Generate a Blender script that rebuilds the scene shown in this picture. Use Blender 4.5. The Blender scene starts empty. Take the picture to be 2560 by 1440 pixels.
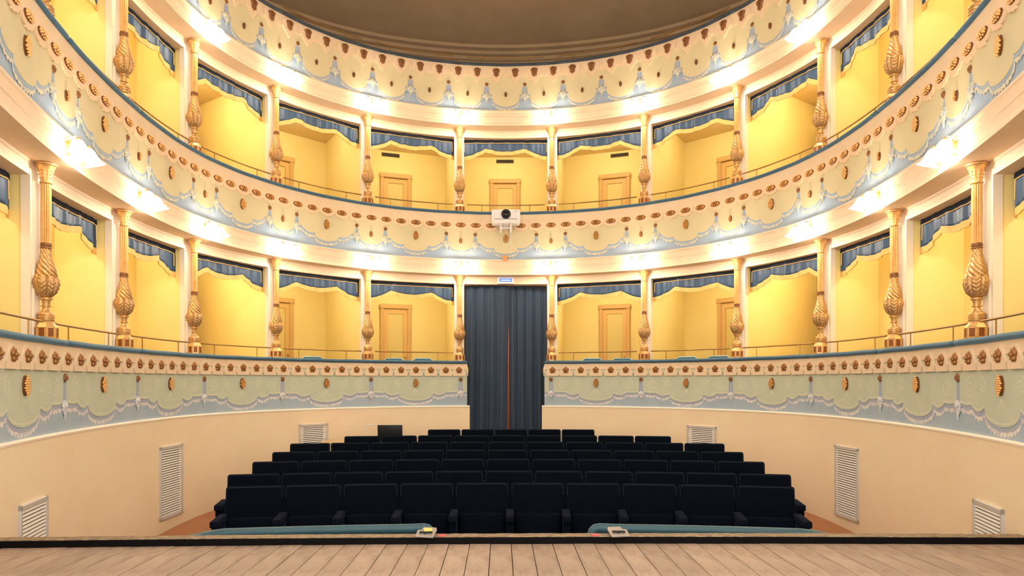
import bpy, math, random
import numpy as np
from mathutils import Vector, Matrix
random.seed(7)
PI = math.pi
scn = bpy.context.scene
C = scn.collection
ZC = 1.80                                  # eye height above the front of the stalls floor

# ------------------------------------------------------------------ camera, world, exposure
cam = bpy.data.objects.new('camera', bpy.data.cameras.new('camera'))
C.objects.link(cam)
cam.location = (-0.09, 0, ZC)
cam.rotation_euler = (PI / 2, 0, 0)
cam.data.sensor_width = 36
cam.data.lens = 36 * 1707 / 2560
cam.data.shift_x = 29 / 2560
cam.data.shift_y = 232 / 2560
cam.data.clip_start = 0.05
scn.camera = cam

WORLD_STRENGTH = 1.75
LAMP_WATTS = 10.2
LAMP_COLOR = (1.0, 0.88, 0.72)
BOX_WATTS = 4.9
BOX_COLOR = (1.0, 0.97, 0.83)
w = bpy.data.worlds.new('world'); scn.world = w; w.use_nodes = True
w.node_tree.nodes['Background'].inputs[0].default_value = (1.0, 0.95, 0.89, 1)
w.node_tree.nodes['Background'].inputs[1].default_value = WORLD_STRENGTH
scn.view_settings.view_transform = 'Standard'
scn.view_settings.look = 'None'
scn.view_settings.gamma = 1.0
scn.view_settings.use_curve_mapping = False
scn.view_settings.exposure = 0.73

# ------------------------------------------------------------------ materials
def srgb(r, g, b):
    f = lambda c: c / 12.92 if c <= 0.04045 else ((c + 0.055) / 1.055) ** 2.4
    return (f(r / 255), f(g / 255), f(b / 255), 1)
def mat(name, col, rough=0.6, metal=0.0, col2=None, scale=6.0, amount=0.5, bump=0.0, bscale=60, sheen=0.0, sheen_col=None,
        stretch=None, emis=None, estr=0.0, rand=0.0, spec=0.5, thresh=None):
    m = bpy.data.materials.new(name); m.use_nodes = True
    nt = m.node_tree; b = nt.nodes['Principled BSDF']
    b.inputs['Base Color'].default_value = col
    b.inputs['Roughness'].default_value = rough
    b.inputs['Metallic'].default_value = metal
    b.inputs['Specular IOR Level'].default_value = spec
    if sheen:
        b.inputs['Sheen Weight'].default_value = sheen
        b.inputs['Sheen Roughness'].default_value = 0.4
        b.inputs['Sheen Tint'].default_value = sheen_col or (1, 1, 1, 1)
    if emis:
        b.inputs['Emission Color'].default_value = emis
        b.inputs['Emission Strength'].default_value = estr
    tc = nt.nodes.new('ShaderNodeTexCoord'); src = tc.outputs['Object']
    if stretch:
        mp = nt.nodes.new('ShaderNodeMapping'); mp.inputs['Scale'].default_value = stretch
        nt.links.new(src, mp.inputs[0]); src = mp.outputs[0]
    last = None
    if col2:
        n = nt.nodes.new('ShaderNodeTexNoise'); n.inputs['Scale'].default_value = scale
        n.inputs['Detail'].default_value = 6; n.inputs['Roughness'].default_value = 0.62
        nt.links.new(src, n.inputs['Vector'])
        r = nt.nodes.new('ShaderNodeValToRGB')
        a, c = thresh or (0.5 - 0.25, 0.5 + 0.25)
        r.color_ramp.elements[0].position = a; r.color_ramp.elements[1].position = c
        mx = [col[i] * (1 - amount) + col2[i] * amount for i in range(3)] + [1]
        r.color_ramp.elements[0].color = col; r.color_ramp.elements[1].color = mx
        nt.links.new(n.outputs['Fac'], r.inputs[0]); last = r.outputs[0]
    if rand:
        oi = nt.nodes.new('ShaderNodeObjectInfo'); mr = nt.nodes.new('ShaderNodeMapRange')
        mr.inputs['To Min'].default_value = 1 - rand; mr.inputs['To Max'].default_value = 1 + rand
        nt.links.new(oi.outputs['Random'], mr.inputs[0])
        hs = nt.nodes.new('ShaderNodeHueSaturation'); nt.links.new(mr.outputs[0], hs.inputs['Value'])
        if last: nt.links.new(last, hs.inputs['Color'])
        else: hs.inputs['Color'].default_value = col
        last = hs.outputs[0]
    if last: nt.links.new(last, b.inputs['Base Color'])
    if bump:
        n2 = nt.nodes.new('ShaderNodeTexNoise'); n2.inputs['Scale'].default_value = bscale
        n2.inputs['Detail'].default_value = 4
        nt.links.new(src, n2.inputs['Vector'])
        bp = nt.nodes.new('ShaderNodeBump'); bp.inputs['Strength'].default_value = bump; bp.inputs['Distance'].default_value = 0.01
        nt.links.new(n2.outputs['Fac'], bp.inputs['Height']); nt.links.new(bp.outputs[0], b.inputs['Normal'])
    return m
M = {}
M['stalls'] = mat('stalls_plaster', srgb(240, 220, 186), 0.75, col2=srgb(230, 204, 164), scale=2.2, amount=0.6, bump=0.05, bscale=30)
M['trimwhite'] = mat('white_trim', srgb(246, 232, 210), 0.6)
M['cream'] = mat('cream_plaster', srgb(240, 214, 178), 0.7, col2=srgb(228, 186, 140), scale=5, amount=0.6, bump=0.08, bscale=40)
M['peach'] = mat('peach_plaster', srgb(236, 213, 180), 0.7, col2=srgb(228, 196, 158), scale=4, amount=0.7, bump=0.08, bscale=40)
M['cornice'] = mat('cornice_paint', srgb(240, 216, 184), 0.65, col2=srgb(228, 184, 146), scale=9, amount=0.35, bump=0.05, bscale=55)
M['bluewash'] = mat('blue_fresco', srgb(152, 176, 200), 0.8, col2=srgb(186, 192, 200), scale=7, amount=0.6, bump=0.06)
M['bluewash1'] = mat('grey_blue_fresco', srgb(156, 176, 190), 0.8, col2=srgb(180, 188, 196), scale=6, amount=0.6, bump=0.06)
M['lace'] = mat('lace_fresco', srgb(226, 216, 184), 0.8, col2=srgb(176, 186, 196), scale=26, amount=0.8, bump=0.25, bscale=50, thresh=(0.46, 0.56))
M['lace1'] = mat('lilac_lace_fresco', srgb(224, 220, 212), 0.8, col2=srgb(188, 188, 198), scale=22, amount=0.8, bump=0.25, bscale=50, thresh=(0.46, 0.56))
M['lilac'] = mat('lilac_edge_fresco', srgb(172, 176, 190), 0.8, col2=srgb(150, 170, 190), scale=9, amount=0.6)
M['field'] = mat('green_gold_fresco', srgb(222, 206, 164), 0.8, col2=srgb(204, 198, 160), scale=4, amount=0.7, bump=0.05)
M['scroll1'] = mat('pale_scroll_fresco', srgb(218, 214, 188), 0.8, col2=srgb(202, 204, 180), scale=9, amount=0.6)
M['field1'] = mat('pale_green_fresco', srgb(198, 202, 178), 0.8, col2=srgb(180, 192, 172), scale=5, amount=0.7, bump=0.05)
M['yellow'] = mat('yellow_box_paint', srgb(247, 226, 150), 0.7, col2=srgb(243, 212, 124), scale=1.5, amount=0.5, bump=0.03)
M['pilaster'] = mat('pilaster_white', srgb(244, 230, 206), 0.55, col2=srgb(232, 210, 176), scale=3, amount=0.4)
M['boxceil'] = mat('box_ceiling', srgb(236, 208, 150), 0.8)
M['boxfloor'] = mat('box_floor', srgb(120, 90, 62), 0.7)
M['ceiling'] = mat('ceiling_plaster', srgb(204, 178, 142), 0.9, col2=srgb(180, 154, 120), scale=1.6, amount=0.8, bump=0.15, bscale=20)
M['velvet'] = mat('blue_rail_velvet', srgb(62, 96, 118), 0.75, col2=srgb(44, 76, 98), scale=20, amount=0.7, sheen=0.6, sheen_col=srgb(150, 190, 210), bump=0.1)
M['slaterail'] = mat('slate_rail_velvet', srgb(62, 72, 82), 0.85, col2=srgb(48, 58, 68), scale=20, amount=0.6)
M['teal'] = mat('teal_rail_leather', srgb(52, 88, 96), 0.5, col2=srgb(38, 70, 80), scale=14, amount=0.6, sheen=0.2, sheen_col=srgb(150, 190, 200), bump=0.05)
M['gold'] = mat('gilded_wood', srgb(222, 180, 118), 0.34, 0.6, col2=srgb(184, 134, 80), scale=16, amount=0.6, bump=0.06, bscale=70)
M['goldpale'] = mat('gilded_wood_pale', srgb(232, 188, 118), 0.4, 0.5, col2=srgb(196, 144, 82), scale=18, amount=0.7, bump=0.1, bscale=70)
M['golddark'] = mat('aged_gilding', srgb(206, 164, 108), 0.38, 0.55, col2=srgb(170, 126, 78), scale=20, amount=0.6, bump=0.05, bscale=120)
M['rosettegold'] = mat('dark_rosette_gilding', srgb(172, 118, 62), 0.4, 0.5, col2=srgb(104, 66, 38), scale=60, amount=0.7, bump=0.2, bscale=120)
M['bossback'] = mat('brown_boss_ground', srgb(116, 70, 34), 0.6, 0.2)
M['goldred'] = mat('red_gold_panel', srgb(156, 92, 46), 0.45, 0.5, col2=srgb(110, 60, 34), scale=30, amount=0.7)
M['goldorange'] = mat('orange_gilding', srgb(228, 174, 98), 0.4, 0.5, col2=srgb(196, 128, 64), scale=50, amount=0.7)
M['goldbrown'] = mat('brown_gilding', srgb(164, 112, 66), 0.5, 0.4, col2=srgb(112, 72, 44), scale=60, amount=0.8, bump=0.3, bscale=120)
M['shaded_header'] = mat('shaded_navy_header', srgb(30, 40, 56), 0.8, sheen=0.1)  # pleated header; the lintel's shade is put into its darker navy
M['valance'] = mat('blue_satin', srgb(58, 84, 112), 0.5, col2=srgb(42, 64, 90), scale=5, amount=0.7, sheen=0.5, sheen_col=srgb(150, 180, 215), stretch=(1, 1, 0.15))
M['fringe'] = mat('gold_fringe', srgb(240, 194, 116), 0.7, col2=srgb(216, 160, 80), scale=40, amount=0.6, bump=0.5, bscale=90, stretch=(1, 1, 0.1))
M['braid'] = mat('gold_braid', srgb(232, 184, 106), 0.6)
M['brass'] = mat('brass_rod', srgb(166, 128, 72), 0.35, 0.8)
M['doorframe'] = mat('door_frame_paint', srgb(220, 178, 108), 0.6, col2=srgb(206, 160, 88), scale=4, amount=0.5)
M['doorleaf'] = mat('door_leaf_paint', srgb(226, 182, 106), 0.6)
M['doorpanel'] = mat('door_panel_paint', srgb(226, 202, 122), 0.6)
M['curtain'] = mat('slate_blue_velvet', srgb(54, 70, 90), 0.8, col2=srgb(40, 54, 74), scale=3, amount=0.6, sheen=0.5, sheen_col=srgb(130, 155, 185), stretch=(1, 1, 0.1))
M['foyer'] = mat('foyer_wood', srgb(214, 120, 50), 0.5, col2=srgb(190, 96, 38), scale=4, amount=0.6, stretch=(6, 6, 0.6))
M['parquet'] = mat('parquet', srgb(168, 108, 66), 0.4, col2=srgb(132, 80, 48), scale=7, amount=0.8, stretch=(3, 0.5, 1))
M['plank'] = mat('stage_plank', srgb(160, 138, 118), 0.65, col2=srgb(126, 100, 82), scale=5, amount=0.8, bump=0.15, bscale=40, stretch=(2.2, 0.8, 2), rand=0.10, thresh=(0.40, 0.70))
M['black'] = mat('black_paint', srgb(12, 9, 8), 0.85, spec=0.1)
M['lip'] = mat('worn_lip_wood', srgb(112, 92, 70), 0.7, col2=srgb(176, 150, 112), scale=24, amount=0.8, bump=0.3, stretch=(1, 4, 4), thresh=(0.45, 0.62))
M['seat'] = mat('navy_velvet', srgb(7, 13, 23), 0.95, col2=srgb(4, 9, 17), scale=8, amount=0.7, sheen=0.22, sheen_col=srgb(60, 100, 130), spec=0.06, bump=0.08, bscale=80)
M['seatarm'] = mat('navy_arm_velvet', srgb(14, 18, 32), 0.95, spec=0.08, sheen=0.12, sheen_col=srgb(80, 95, 135))
M['edge_sheen'] = mat('slate_edge_sheen', srgb(32, 46, 58), 0.8, spec=0.2)  # velvet sheen of the seat edges, put into a lighter colour
M['darkmetal'] = mat('dark_metal', srgb(28, 28, 30), 0.5, 0.5)
M['alu'] = mat('grille_aluminium', srgb(206, 200, 192), 0.45, 0.2)
M['slat'] = mat('grille_slat', srgb(228, 222, 212), 0.5, 0.1)
M['void'] = mat('duct_shadow', srgb(24, 21, 20), 0.9)
M['ventdark'] = mat('vent_bronze', srgb(120, 98, 58), 0.5, 0.3)
M['plastic'] = mat('white_plastic', srgb(232, 228, 226), 0.4)
M['lens'] = mat('lens_glass', srgb(14, 12, 14), 0.08)
M['lensring'] = mat('lens_ring', srgb(40, 32, 30), 0.4)
M['screen'] = mat('laptop_shell', srgb(26, 25, 26), 0.45)
M['desk'] = mat('desk_laminate', srgb(196, 168, 124), 0.5)
M['wood'] = mat('wood_block', srgb(222, 158, 96), 0.6)
M['plate'] = mat('brushed_plate', srgb(176, 168, 158), 0.38, 0.6, col2=srgb(150, 140, 130), scale=20, amount=0.5)
M['yellowtape'] = mat('yellow_sticker', srgb(206, 196, 96), 0.6)
M['redtape'] = mat('red_tape', srgb(206, 76, 78), 0.6)
M['chairblue'] = mat('pale_blue_vinyl', srgb(62, 112, 136), 0.5)
M['chairtrim'] = mat('pale_chair_edge', srgb(196, 220, 214), 0.5)
M['shade'] = mat('frosted_glass', srgb(250, 246, 238), 0.35, emis=(1, 0.9, 0.74, 1), estr=5.0)
M['bulb'] = mat('bulb', srgb(255, 250, 240), 0.3, emis=(1, 0.92, 0.78, 1), estr=14.0)
M['armglass'] = mat('milk_glass_arm', srgb(246, 236, 220), 0.3)
M['tube'] = mat('blue_tube', srgb(50, 100, 225), 0.3, emis=(0.05, 0.20, 1.0, 1), estr=0.35)
M['tubeglow'] = mat('white_tube', srgb(220, 235, 255), 0.3, emis=(0.6, 0.8, 1.0, 1), estr=0.9)

# ------------------------------------------------------------------ mesh helpers
def link(name, mesh, parent=None, m=None):
    o = bpy.data.objects.new(name, mesh); C.objects.link(o)
    if m and not mesh.materials: mesh.materials.append(M[m])
    if parent: o.parent = parent
    return o
def mesh_of(name, vf, smooth=None):
    v, f = vf
    me = bpy.data.meshes.new(name); me.from_pydata([tuple(p) for p in v], [], [tuple(q) for q in f]); me.update()
    if smooth is not None:
        me.polygons.foreach_set('use_smooth', [True] * len(me.polygons))
        me.set_sharp_from_angle(angle=math.radians(smooth))
    return me
def part(name, vf, m, parent=None, smooth=None, loc=None, rz=None):
    o = link(name, mesh_of(name, vf, smooth), parent, m)
    if loc is not None: o.location = loc
    if rz is not None: o.rotation_euler[2] = rz
    return o
def tag(o, label, cat, group=None, kind=None):
    o['label'] = label; o['category'] = cat
    if group: o['group'] = group
    if kind: o['kind'] = kind
    return o
def empty(name, loc=(0, 0, 0), rz=0.0):
    o = bpy.data.objects.new(name, None); C.objects.link(o); o.location = loc; o.rotation_euler = (0, 0, rz)
    o.empty_display_size = 0.1
    return o
def copy_tree(o, parent=None):
    c = o.copy(); C.objects.link(c)
    if parent: c.parent = parent
    for ch in o.children: copy_tree(ch, c)
    return c
def join(*vfs):
    V, F = [], []
    for v, f in vfs:
        b = len(V); V += [tuple(p) for p in v]; F += [tuple(i + b for i in q) for q in f]
    return V, F
def xf(vf, mtx):
    return [tuple(mtx @ Vector(p)) for p in vf[0]], vf[1]
def mv(vf, x=0, y=0, z=0, rx=0, ry=0, rz=0, s=1.0):
    return xf(vf, Matrix.Translation((x, y, z)) @ Matrix.Rotation(rz, 4, 'Z') @ Matrix.Rotation(ry, 4, 'Y') @ Matrix.Rotation(rx, 4, 'X') @ Matrix.Diagonal((s, s, s, 1)))
def box(sx, sy, sz, cx=0, cy=0, cz=0):
    a, b, c = sx / 2, sy / 2, sz / 2
    v = [(cx + i * a, cy + j * b, cz + k * c) for k in (-1, 1) for j in (-1, 1) for i in (-1, 1)]
    return v, [(0, 2, 3, 1), (4, 5, 7, 6), (0, 1, 5, 4), (2, 6, 7, 3), (0, 4, 6, 2), (1, 3, 7, 5)]
import bmesh
def rbox(sx, sy, sz, r=0.02, seg=2, cx=0, cy=0, cz=0):
    bm = bmesh.new(); bmesh.ops.create_cube(bm, size=1.0)
    for v in bm.verts: v.co = Vector((v.co.x * sx, v.co.y * sy, v.co.z * sz))
    bmesh.ops.bevel(bm, geom=list(bm.edges), offset=min(r, 0.49 * min(sx, sy, sz)), segments=seg, profile=0.5, affect='EDGES')
    for v in bm.verts: v.co += Vector((cx, cy, cz))
    bm.verts.index_update()
    r_ = ([tuple(v.co) for v in bm.verts], [tuple(v.index for v in f.verts) for f in bm.faces]); bm.free()
    return r_
def lathe(prof, n=24, mod=None, capt=True, capb=True):
    V, F = [], []
    for (r, z) in prof:
        for i in range(n):
            a = 2 * PI * i / n; rr = r + (mod(a, z, r) if mod else 0)
            V.append((rr * math.cos(a), rr * math.sin(a), z))
    for k in range(len(prof) - 1):
        for i in range(n):
            j = (i + 1) % n
            F.append((k * n + i, k * n + j, (k + 1) * n + j, (k + 1) * n + i))
    if capb: F.append(tuple(range(n))[::-1])
    if capt: F.append(tuple((len(prof) - 1) * n + i for i in range(n)))
    return V, F
def tube(pts, r, n=8, caps=True):
    V, F = [], []
    P = [Vector(p) for p in pts]
    rr = r if isinstance(r, (list, tuple)) else [r] * len(P)
    up = None
    for k, p in enumerate(P):
        t = (P[min(k + 1, len(P) - 1)] - P[max(k - 1, 0)]).normalized()
        if up is None: up = t.orthogonal().normalized()
        up = (up - t * up.dot(t)).normalized(); sd = t.cross(up)
        for i in range(n):
            a = 2 * PI * i / n
            V.append(tuple(p + (up * math.cos(a) + sd * math.sin(a)) * rr[k]))
    for k in range(len(P) - 1):
        for i in range(n):
            j = (i + 1) % n
            F.append((k * n + i, k * n + j, (k + 1) * n + j, (k + 1) * n + i))
    if caps:
        F.append(tuple(range(n))[::-1]); F.append(tuple((len(P) - 1) * n + i for i in range(n)))
    return V, F
def ball(r, cx=0, cy=0, cz=0, n=8, m=5, sx=1, sy=1, sz=1):
    prof = [(r * math.sin(PI * k / m), -r * math.cos(PI * k / m)) for k in range(1, m)]
    V, F = lathe(prof, n)
    return [(x * sx + cx, y * sy + cy, z * sz + cz) for x, y, z in V], F
def domed(outline, h, steps=3, back=0.004, flat=0.0):
    """relief from an outline in the x,z plane, bulging towards -y"""
    n = len(outline); cx = sum(p[0] for p in outline) / n; cz = sum(p[1] for p in outline) / n
    V, F = [], []
    V += [(x, back, z) for x, z in outline]
    for k in range(steps + 1):
        t = k / (steps + 1); s = 1 - t * (1 - flat)
        y = -h * math.sin(min(1, t * 1.6 + 0.15) * PI / 2)
        V += [(cx + (x - cx) * s, y, cz + (z - cz) * s) for x, z in outline]
    for k in range(steps + 1):
        for i in range(n):
            j = (i + 1) % n
            F.append((k * n + i, k * n + j, (k + 1) * n + j, (k + 1) * n + i))
    F.append(tuple((steps + 1) * n + i for i in range(n)))
    return V, F
def slab(outline, t):
    """flat plate in the x,z plane from y=0 to y=-t"""
    n = len(outline)
    V = [(x, 0.004, z) for x, z in outline] + [(x, -t, z) for x, z in outline]
    F = [tuple(range(n, 2 * n))] + [(i, (i + 1) % n, n + (i + 1) % n, n + i) for i in range(n)]
    return V, F

# ------------------------------------------------------------------ plan curve of the auditorium (line of the columns)
PTS = [(.777, 11.534), (2.226, 11.0), (3.345, 9.92), (3.93, 8.57), (4.0, 7.093), (3.79, 5.56), (3.38, 4.08), (2.9, 2.75)]
_p = np.array([(-x, y) for x, y in PTS[::-1]] + PTS)
_t = np.r_[0, np.cumsum(np.hypot(*np.diff(_p, axis=0).T))]
def _nat(t, y):
    n = len(t); A = np.zeros((n, n)); b = np.zeros(n); h = np.diff(t); A[0, 0] = A[-1, -1] = 1
    for i in range(1, n - 1):
        A[i, i - 1] = h[i - 1]; A[i, i] = 2 * (h[i - 1] + h[i]); A[i, i + 1] = h[i]
        b[i] = 6 * ((y[i + 1] - y[i]) / h[i] - (y[i] - y[i - 1]) / h[i - 1])
    Mm = np.linalg.solve(A, b)
    def f(x):
        i = np.clip(np.searchsorted(t, x) - 1, 0, n - 2); d0 = x - t[i]; d1 = t[i + 1] - x; H = h[i]
        return (Mm[i] * d1**3 + Mm[i + 1] * d0**3) / (6 * H) + (y[i] / H - Mm[i] * H / 6) * d1 + (y[i + 1] / H - Mm[i + 1] * H / 6) * d0
    return f
_fx, _fy = _nat(_t, _p[:, 0]), _nat(_t, _p[:, 1])
_tt = np.linspace(0, _t[-1], 6001); _X = _fx(_tt); _Y = _fy(_tt)
_S = np.r_[0, np.cumsum(np.hypot(np.diff(_X), np.diff(_Y)))]; _S -= _S[-1] / 2
SEND = float(_S[-1]) - 0.05
def ring(s, o=0.0):
    e = .02; s = max(-SEND, min(SEND, s))
    x = float(np.interp(s, _S, _X)); y = float(np.interp(s, _S, _Y))
    tx = float(np.interp(s + e, _S, _X) - np.interp(s - e, _S, _X)); ty = float(np.interp(s + e, _S, _Y) - np.interp(s - e, _S, _Y))
    l = math.hypot(tx, ty); tx /= l; ty /= l
    return x - ty * o, y + tx * o, tx, ty
def on_ring(s, o, z):
    x, y, tx, ty = ring(s, o)
    return (x, y, z + ZC), math.atan2(ty, tx)
CS = [float(np.interp(k, _tt, _S)) for k in _t[8:]]        # columns 1..8 counted from the curtain
def srange(s0, s1, ds):
    n = max(1, int(math.ceil((s1 - s0) / ds)))
    return [s0 + (s1 - s0) * i / n for i in range(n + 1)]
def sweep(prof, s0, s1, ds=0.08, closed=False, caps=False, zf=None):
    V, F = [], []; ss = srange(s0, s1, ds); n = len(prof)
    for s in ss:
        for (o, z) in prof:
            x, y, _, _ = ring(s, o); V.append((x, y, z + ZC))
    m = n if closed else n - 1
    for k in range(len(ss) - 1):
        for i in range(m):
            j = (i + 1) % n
            F.append((k * n + i, k * n + j, (k + 1) * n + j, (k + 1) * n + i))
    if caps:
        F.append(tuple(range(n))[::-1]); F.append(tuple((len(ss) - 1) * n + i for i in range(n)))
    return V, F
def curtainstrip(s0, s1, off, top, low, ds, lip=0.006):
    """paint or relief layer on the parapet whose lower edge follows low(s)"""
    V, F = [], []; ss = srange(s0, s1, ds)
    for s in ss:
        x, y, _, _ = ring(s, off); x2, y2, _, _ = ring(s, off + lip); zl = low(s)
        V += [(x, y, top + ZC), (x, y, zl + ZC), (x2, y2, zl + ZC)]
    for k in range(len(ss) - 1):
        a = 3 * k
        F += [(a, a + 1, a + 4, a + 3), (a + 1, a + 2, a + 5, a + 4)]
    return V, F
ORD = ['first', 'second', 'third', 'fourth', 'fifth', 'sixth', 'seventh', 'eighth', 'ninth', 'tenth', 'eleventh']
def side(s): return 'left' if s < 0 else 'right'
TIERNAME = {0: 'lower', 1: 'upper'}

# ------------------------------------------------------------------ heights (relative to the eye)
DZ = 2.5
BFLOOR = -0.50; BCEIL = 1.90; LINT = 1.65; SOFF = 1.77
BACK = [1.95, 2.0, 2.0, 0.80, 0.66, 0.72, 1.05]           # depth of the boxes behind columns 1..7
def fz(y): return -1.764 + 0.0485 * (y - 6.37)              # raked stalls floor
def backoff(s):
    a = abs(s); ks = [0] + CS[:7] + [SEND]; vs = [1.95] + BACK + [1.3]
    for i in range(len(ks) - 1):
        if a <= ks[i + 1]:
            t = (a - ks[i]) / (ks[i + 1] - ks[i]); t = t * t * (3 - 2 * t)
            return vs[i] + (vs[i + 1] - vs[i]) * t
    return vs[-1]

# ================================================================== STRUCTURE
# stalls floor
V = []; ss = srange(-SEND, SEND, 0.2)
for s in ss:
    x, y, _, _ = ring(s, 0.1); V.append((x, y, fz(y) + ZC))
n = len(V)
fl = part('floor_stalls', (V + [(-2.9, 2.75, fz(2.75) + ZC), (2.9, 2.75, fz(2.75) + ZC)], [tuple(range(n)) + (n + 1, n)]), 'parquet')
tag(fl, 'reddish brown wooden stalls floor sloping up under the seats', 'floor', kind='structure')
vf = part('floor_vestibule', box(1.7, 1.6, 0.05, 0, 12.25, -1.53 + ZC), 'parquet'); tag(vf, 'wooden floor behind the dark blue entrance curtain', 'floor', kind='structure')

# curved stalls wall, left and right of the entrance
WE = 0.625
for sg in (-1, 1):
    a, b = (-SEND, -WE) if sg < 0 else (WE, SEND)
    sd = side(sg)
    wl = part('wall_' + sd, sweep([(-0.15, -2.1), (-0.15, -0.425), (0.25, -0.425), (0.25, -2.1)], a, b, closed=True, caps=True), 'stalls', smooth=40)
    tag(wl, 'curved plain cream stalls wall on the %s with louvred grilles' % sd, 'wall', kind='structure')
    tr = part('trim_1' if sg < 0 else 'trim_2', sweep([(-0.155, -0.44), (-0.158, -0.425), (-0.15, -0.412), (-0.10, -0.412), (-0.10, -0.44)], a, b, closed=True, caps=True), 'trimwhite', smooth=40)
    tag(tr, 'thin white ledge along the top of the %s stalls wall' % sd, 'trim', kind='structure')

# cornices with their soffit and lintel: below the upper boxes and below the gallery
def cornice_profile(dz):
    p = [(-0.10, 2.03), (-0.165, 2.03), (-0.168, 2.01), (-0.155, 1.995), (-0.150, 1.93), (-0.158, 1.922), (-0.158, 1.905), (-0.150, 1.897),
         (-0.150, 1.825), (-0.160, 1.812), (-0.168, 1.80), (-0.168, 1.772), (-0.150, SOFF), (0.075, SOFF),
         (0.078, 1.752), (0.088, 1.742), (0.094, 1.70), (0.086, 1.69), (0.086, LINT), (0.30, LINT), (0.30, BCEIL)]
    return [(o, z + dz) for o, z in p]
for t in (0, 1):
    o = part('trim_%d' % (3 + t), sweep(cornice_profile(t * DZ), -SEND, SEND, 0.08), 'cornice', smooth=35)
    tag(o, 'cream cornice band with lamps under the %s parapet' % ('middle' if t == 0 else 'top'), 'cornice', kind='structure')

# box floors, ceilings, partitions, back walls
for t in (0, 1, 2):
    V, F = [], []; ss = srange(-SEND, SEND, 0.15)
    for s in ss:
        if True:
            x, y, _, _ = ring(s, -0.05); x2, y2, _, _ = ring(s, backoff(s) + 0.3)
            V += [(x, y, BFLOOR + t * DZ + ZC), (x2, y2, BFLOOR + t * DZ + ZC)]
    for k in range(len(ss) - 1):
        if t == 0 and abs(0.5 * (ss[k] + ss[k + 1])) < CS[0]: continue
        F.append((2 * k, 2 * k + 1, 2 * k + 3, 2 * k + 2))
    nm = ('floor_lower_boxes', 'floor_upper_boxes', 'floor_gallery')[t]
    o = part(nm, (V, F), 'boxfloor'); tag(o, ('brown floor of the lower boxes behind the parapet', 'brown floor of the upper boxes behind the middle parapet', 'brown floor of the top gallery behind the top parapet')[t], 'floor', kind='structure')
for t in (0, 1):
    V, F = [], []; ss = srange(-SEND, SEND, 0.15)
    for s in ss:
        x, y, _, _ = ring(s, 0.29); x2, y2, _, _ = ring(s, backoff(s) + 0.3)
        V += [(x, y, BCEIL + t * DZ + ZC), (x2, y2, BCEIL + t * DZ + ZC)]
    for k in range(len(ss) - 1): F.append((2 * k, 2 * k + 2, 2 * k + 3, 2 * k + 1))
    o = part('ceiling_%s_boxes' % TIERNAME[t], (V, F), 'boxceil'); tag(o, 'pale ceiling over the %s boxes' % TIERNAME[t], 'ceiling', kind='structure')
def wallquad(A, B, z0, z1, th=0.06):
    ax, ay = A; bx, by = B; l = math.hypot(bx - ax, by - ay); nx, ny = -(by - ay) / l, (bx - ax) / l
    v = [(ax, ay), (bx, by), (bx + nx * th, by + ny * th), (ax + nx * th, ay + ny * th)]
    V = [(x, y, z0 + ZC) for x, y in v] + [(x, y, z1 + ZC) for x, y in v]
    return V, [(0, 1, 5, 4), (1, 2, 6, 5), (2, 3, 7, 6), (3, 0, 4, 7), (0, 3, 2, 1), (4, 5, 6, 7)]
def colpos(k): return CS[abs(k) - 1] * (1 if k > 0 else -1)
BAYS = [(-k - 1, -k) for k in range(6, 0, -1)] + [(-1, 1)] + [(k, k + 1) for k in range(1, 7)]
def bayname(a, b):
    if (a, b) == (-1, 1): return 'over the curtain'
    k = min(abs(a), abs(b))
    return '%s %s of the curtain' % (ORD[k - 1], side(a))
for t in (0, 1):
    for k in list(range(-7, 0)) + list(range(1, 8)):
        s = colpos(k); d = BACK[abs(k) - 1]
        loc, rz = on_ring(s, 0, 0)
        z0 = (BFLOOR if not (t == 0 and abs(k) == 1) else -1.56) + t * DZ; z1 = BCEIL + t * DZ
        o = part('wall_partition', box(0.13, d + 0.2 - 0.11, z1 - z0, 0, 0.11 + (d + 0.2 - 0.11) / 2, (z0 + z1) / 2), 'yellow', loc=(loc[0], loc[1], ZC), rz=rz)
        tag(o, 'yellow partition wall behind the %s %s column %s of the curtain' % (ORD[abs(k) - 1], TIERNAME[t], side(k)), 'wall', kind='structure')
        zp = (BFLOOR + t * DZ) if not (t == 0 and abs(k) == 1) else -1.56
        pv = join(box(0.165, 0.07, LINT + 0.05 + t * DZ - zp, 0, 0.115, (LINT + 0.05 + t * DZ + zp) / 2),
                  box(0.105, 0.02, LINT - 0.04 + t * DZ - zp, 0, 0.072, (LINT - 0.04 + t * DZ + zp) / 2))
        p = part('pilaster', pv, 'pilaster', parent=o); p['label'] = 'white pilaster edge'
    for (a, b) in BAYS:
        if t == 0 and (a, b) == (-1, 1): continue
        A = ring(colpos(a), BACK[abs(a) - 1])[:2]; B = ring(colpos(b), BACK[abs(b) - 1])[:2]
        o = part('wall_back', wallquad(A, B, BFLOOR + t * DZ, BCEIL + t * DZ), 'yellow')
        tag(o, 'yellow back wall of the %s box %s' % (TIERNAME[t], bayname(a, b)), 'wall', kind='structure')
# vestibule behind the curtain
o = part('wall_vestibule', box(1.9, 0.06, 3.6, 0, 12.9, 0.2 + ZC), 'foyer'); tag(o, 'orange wooden panelling seen through the slit in the curtain', 'wall', kind='structure')

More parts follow.
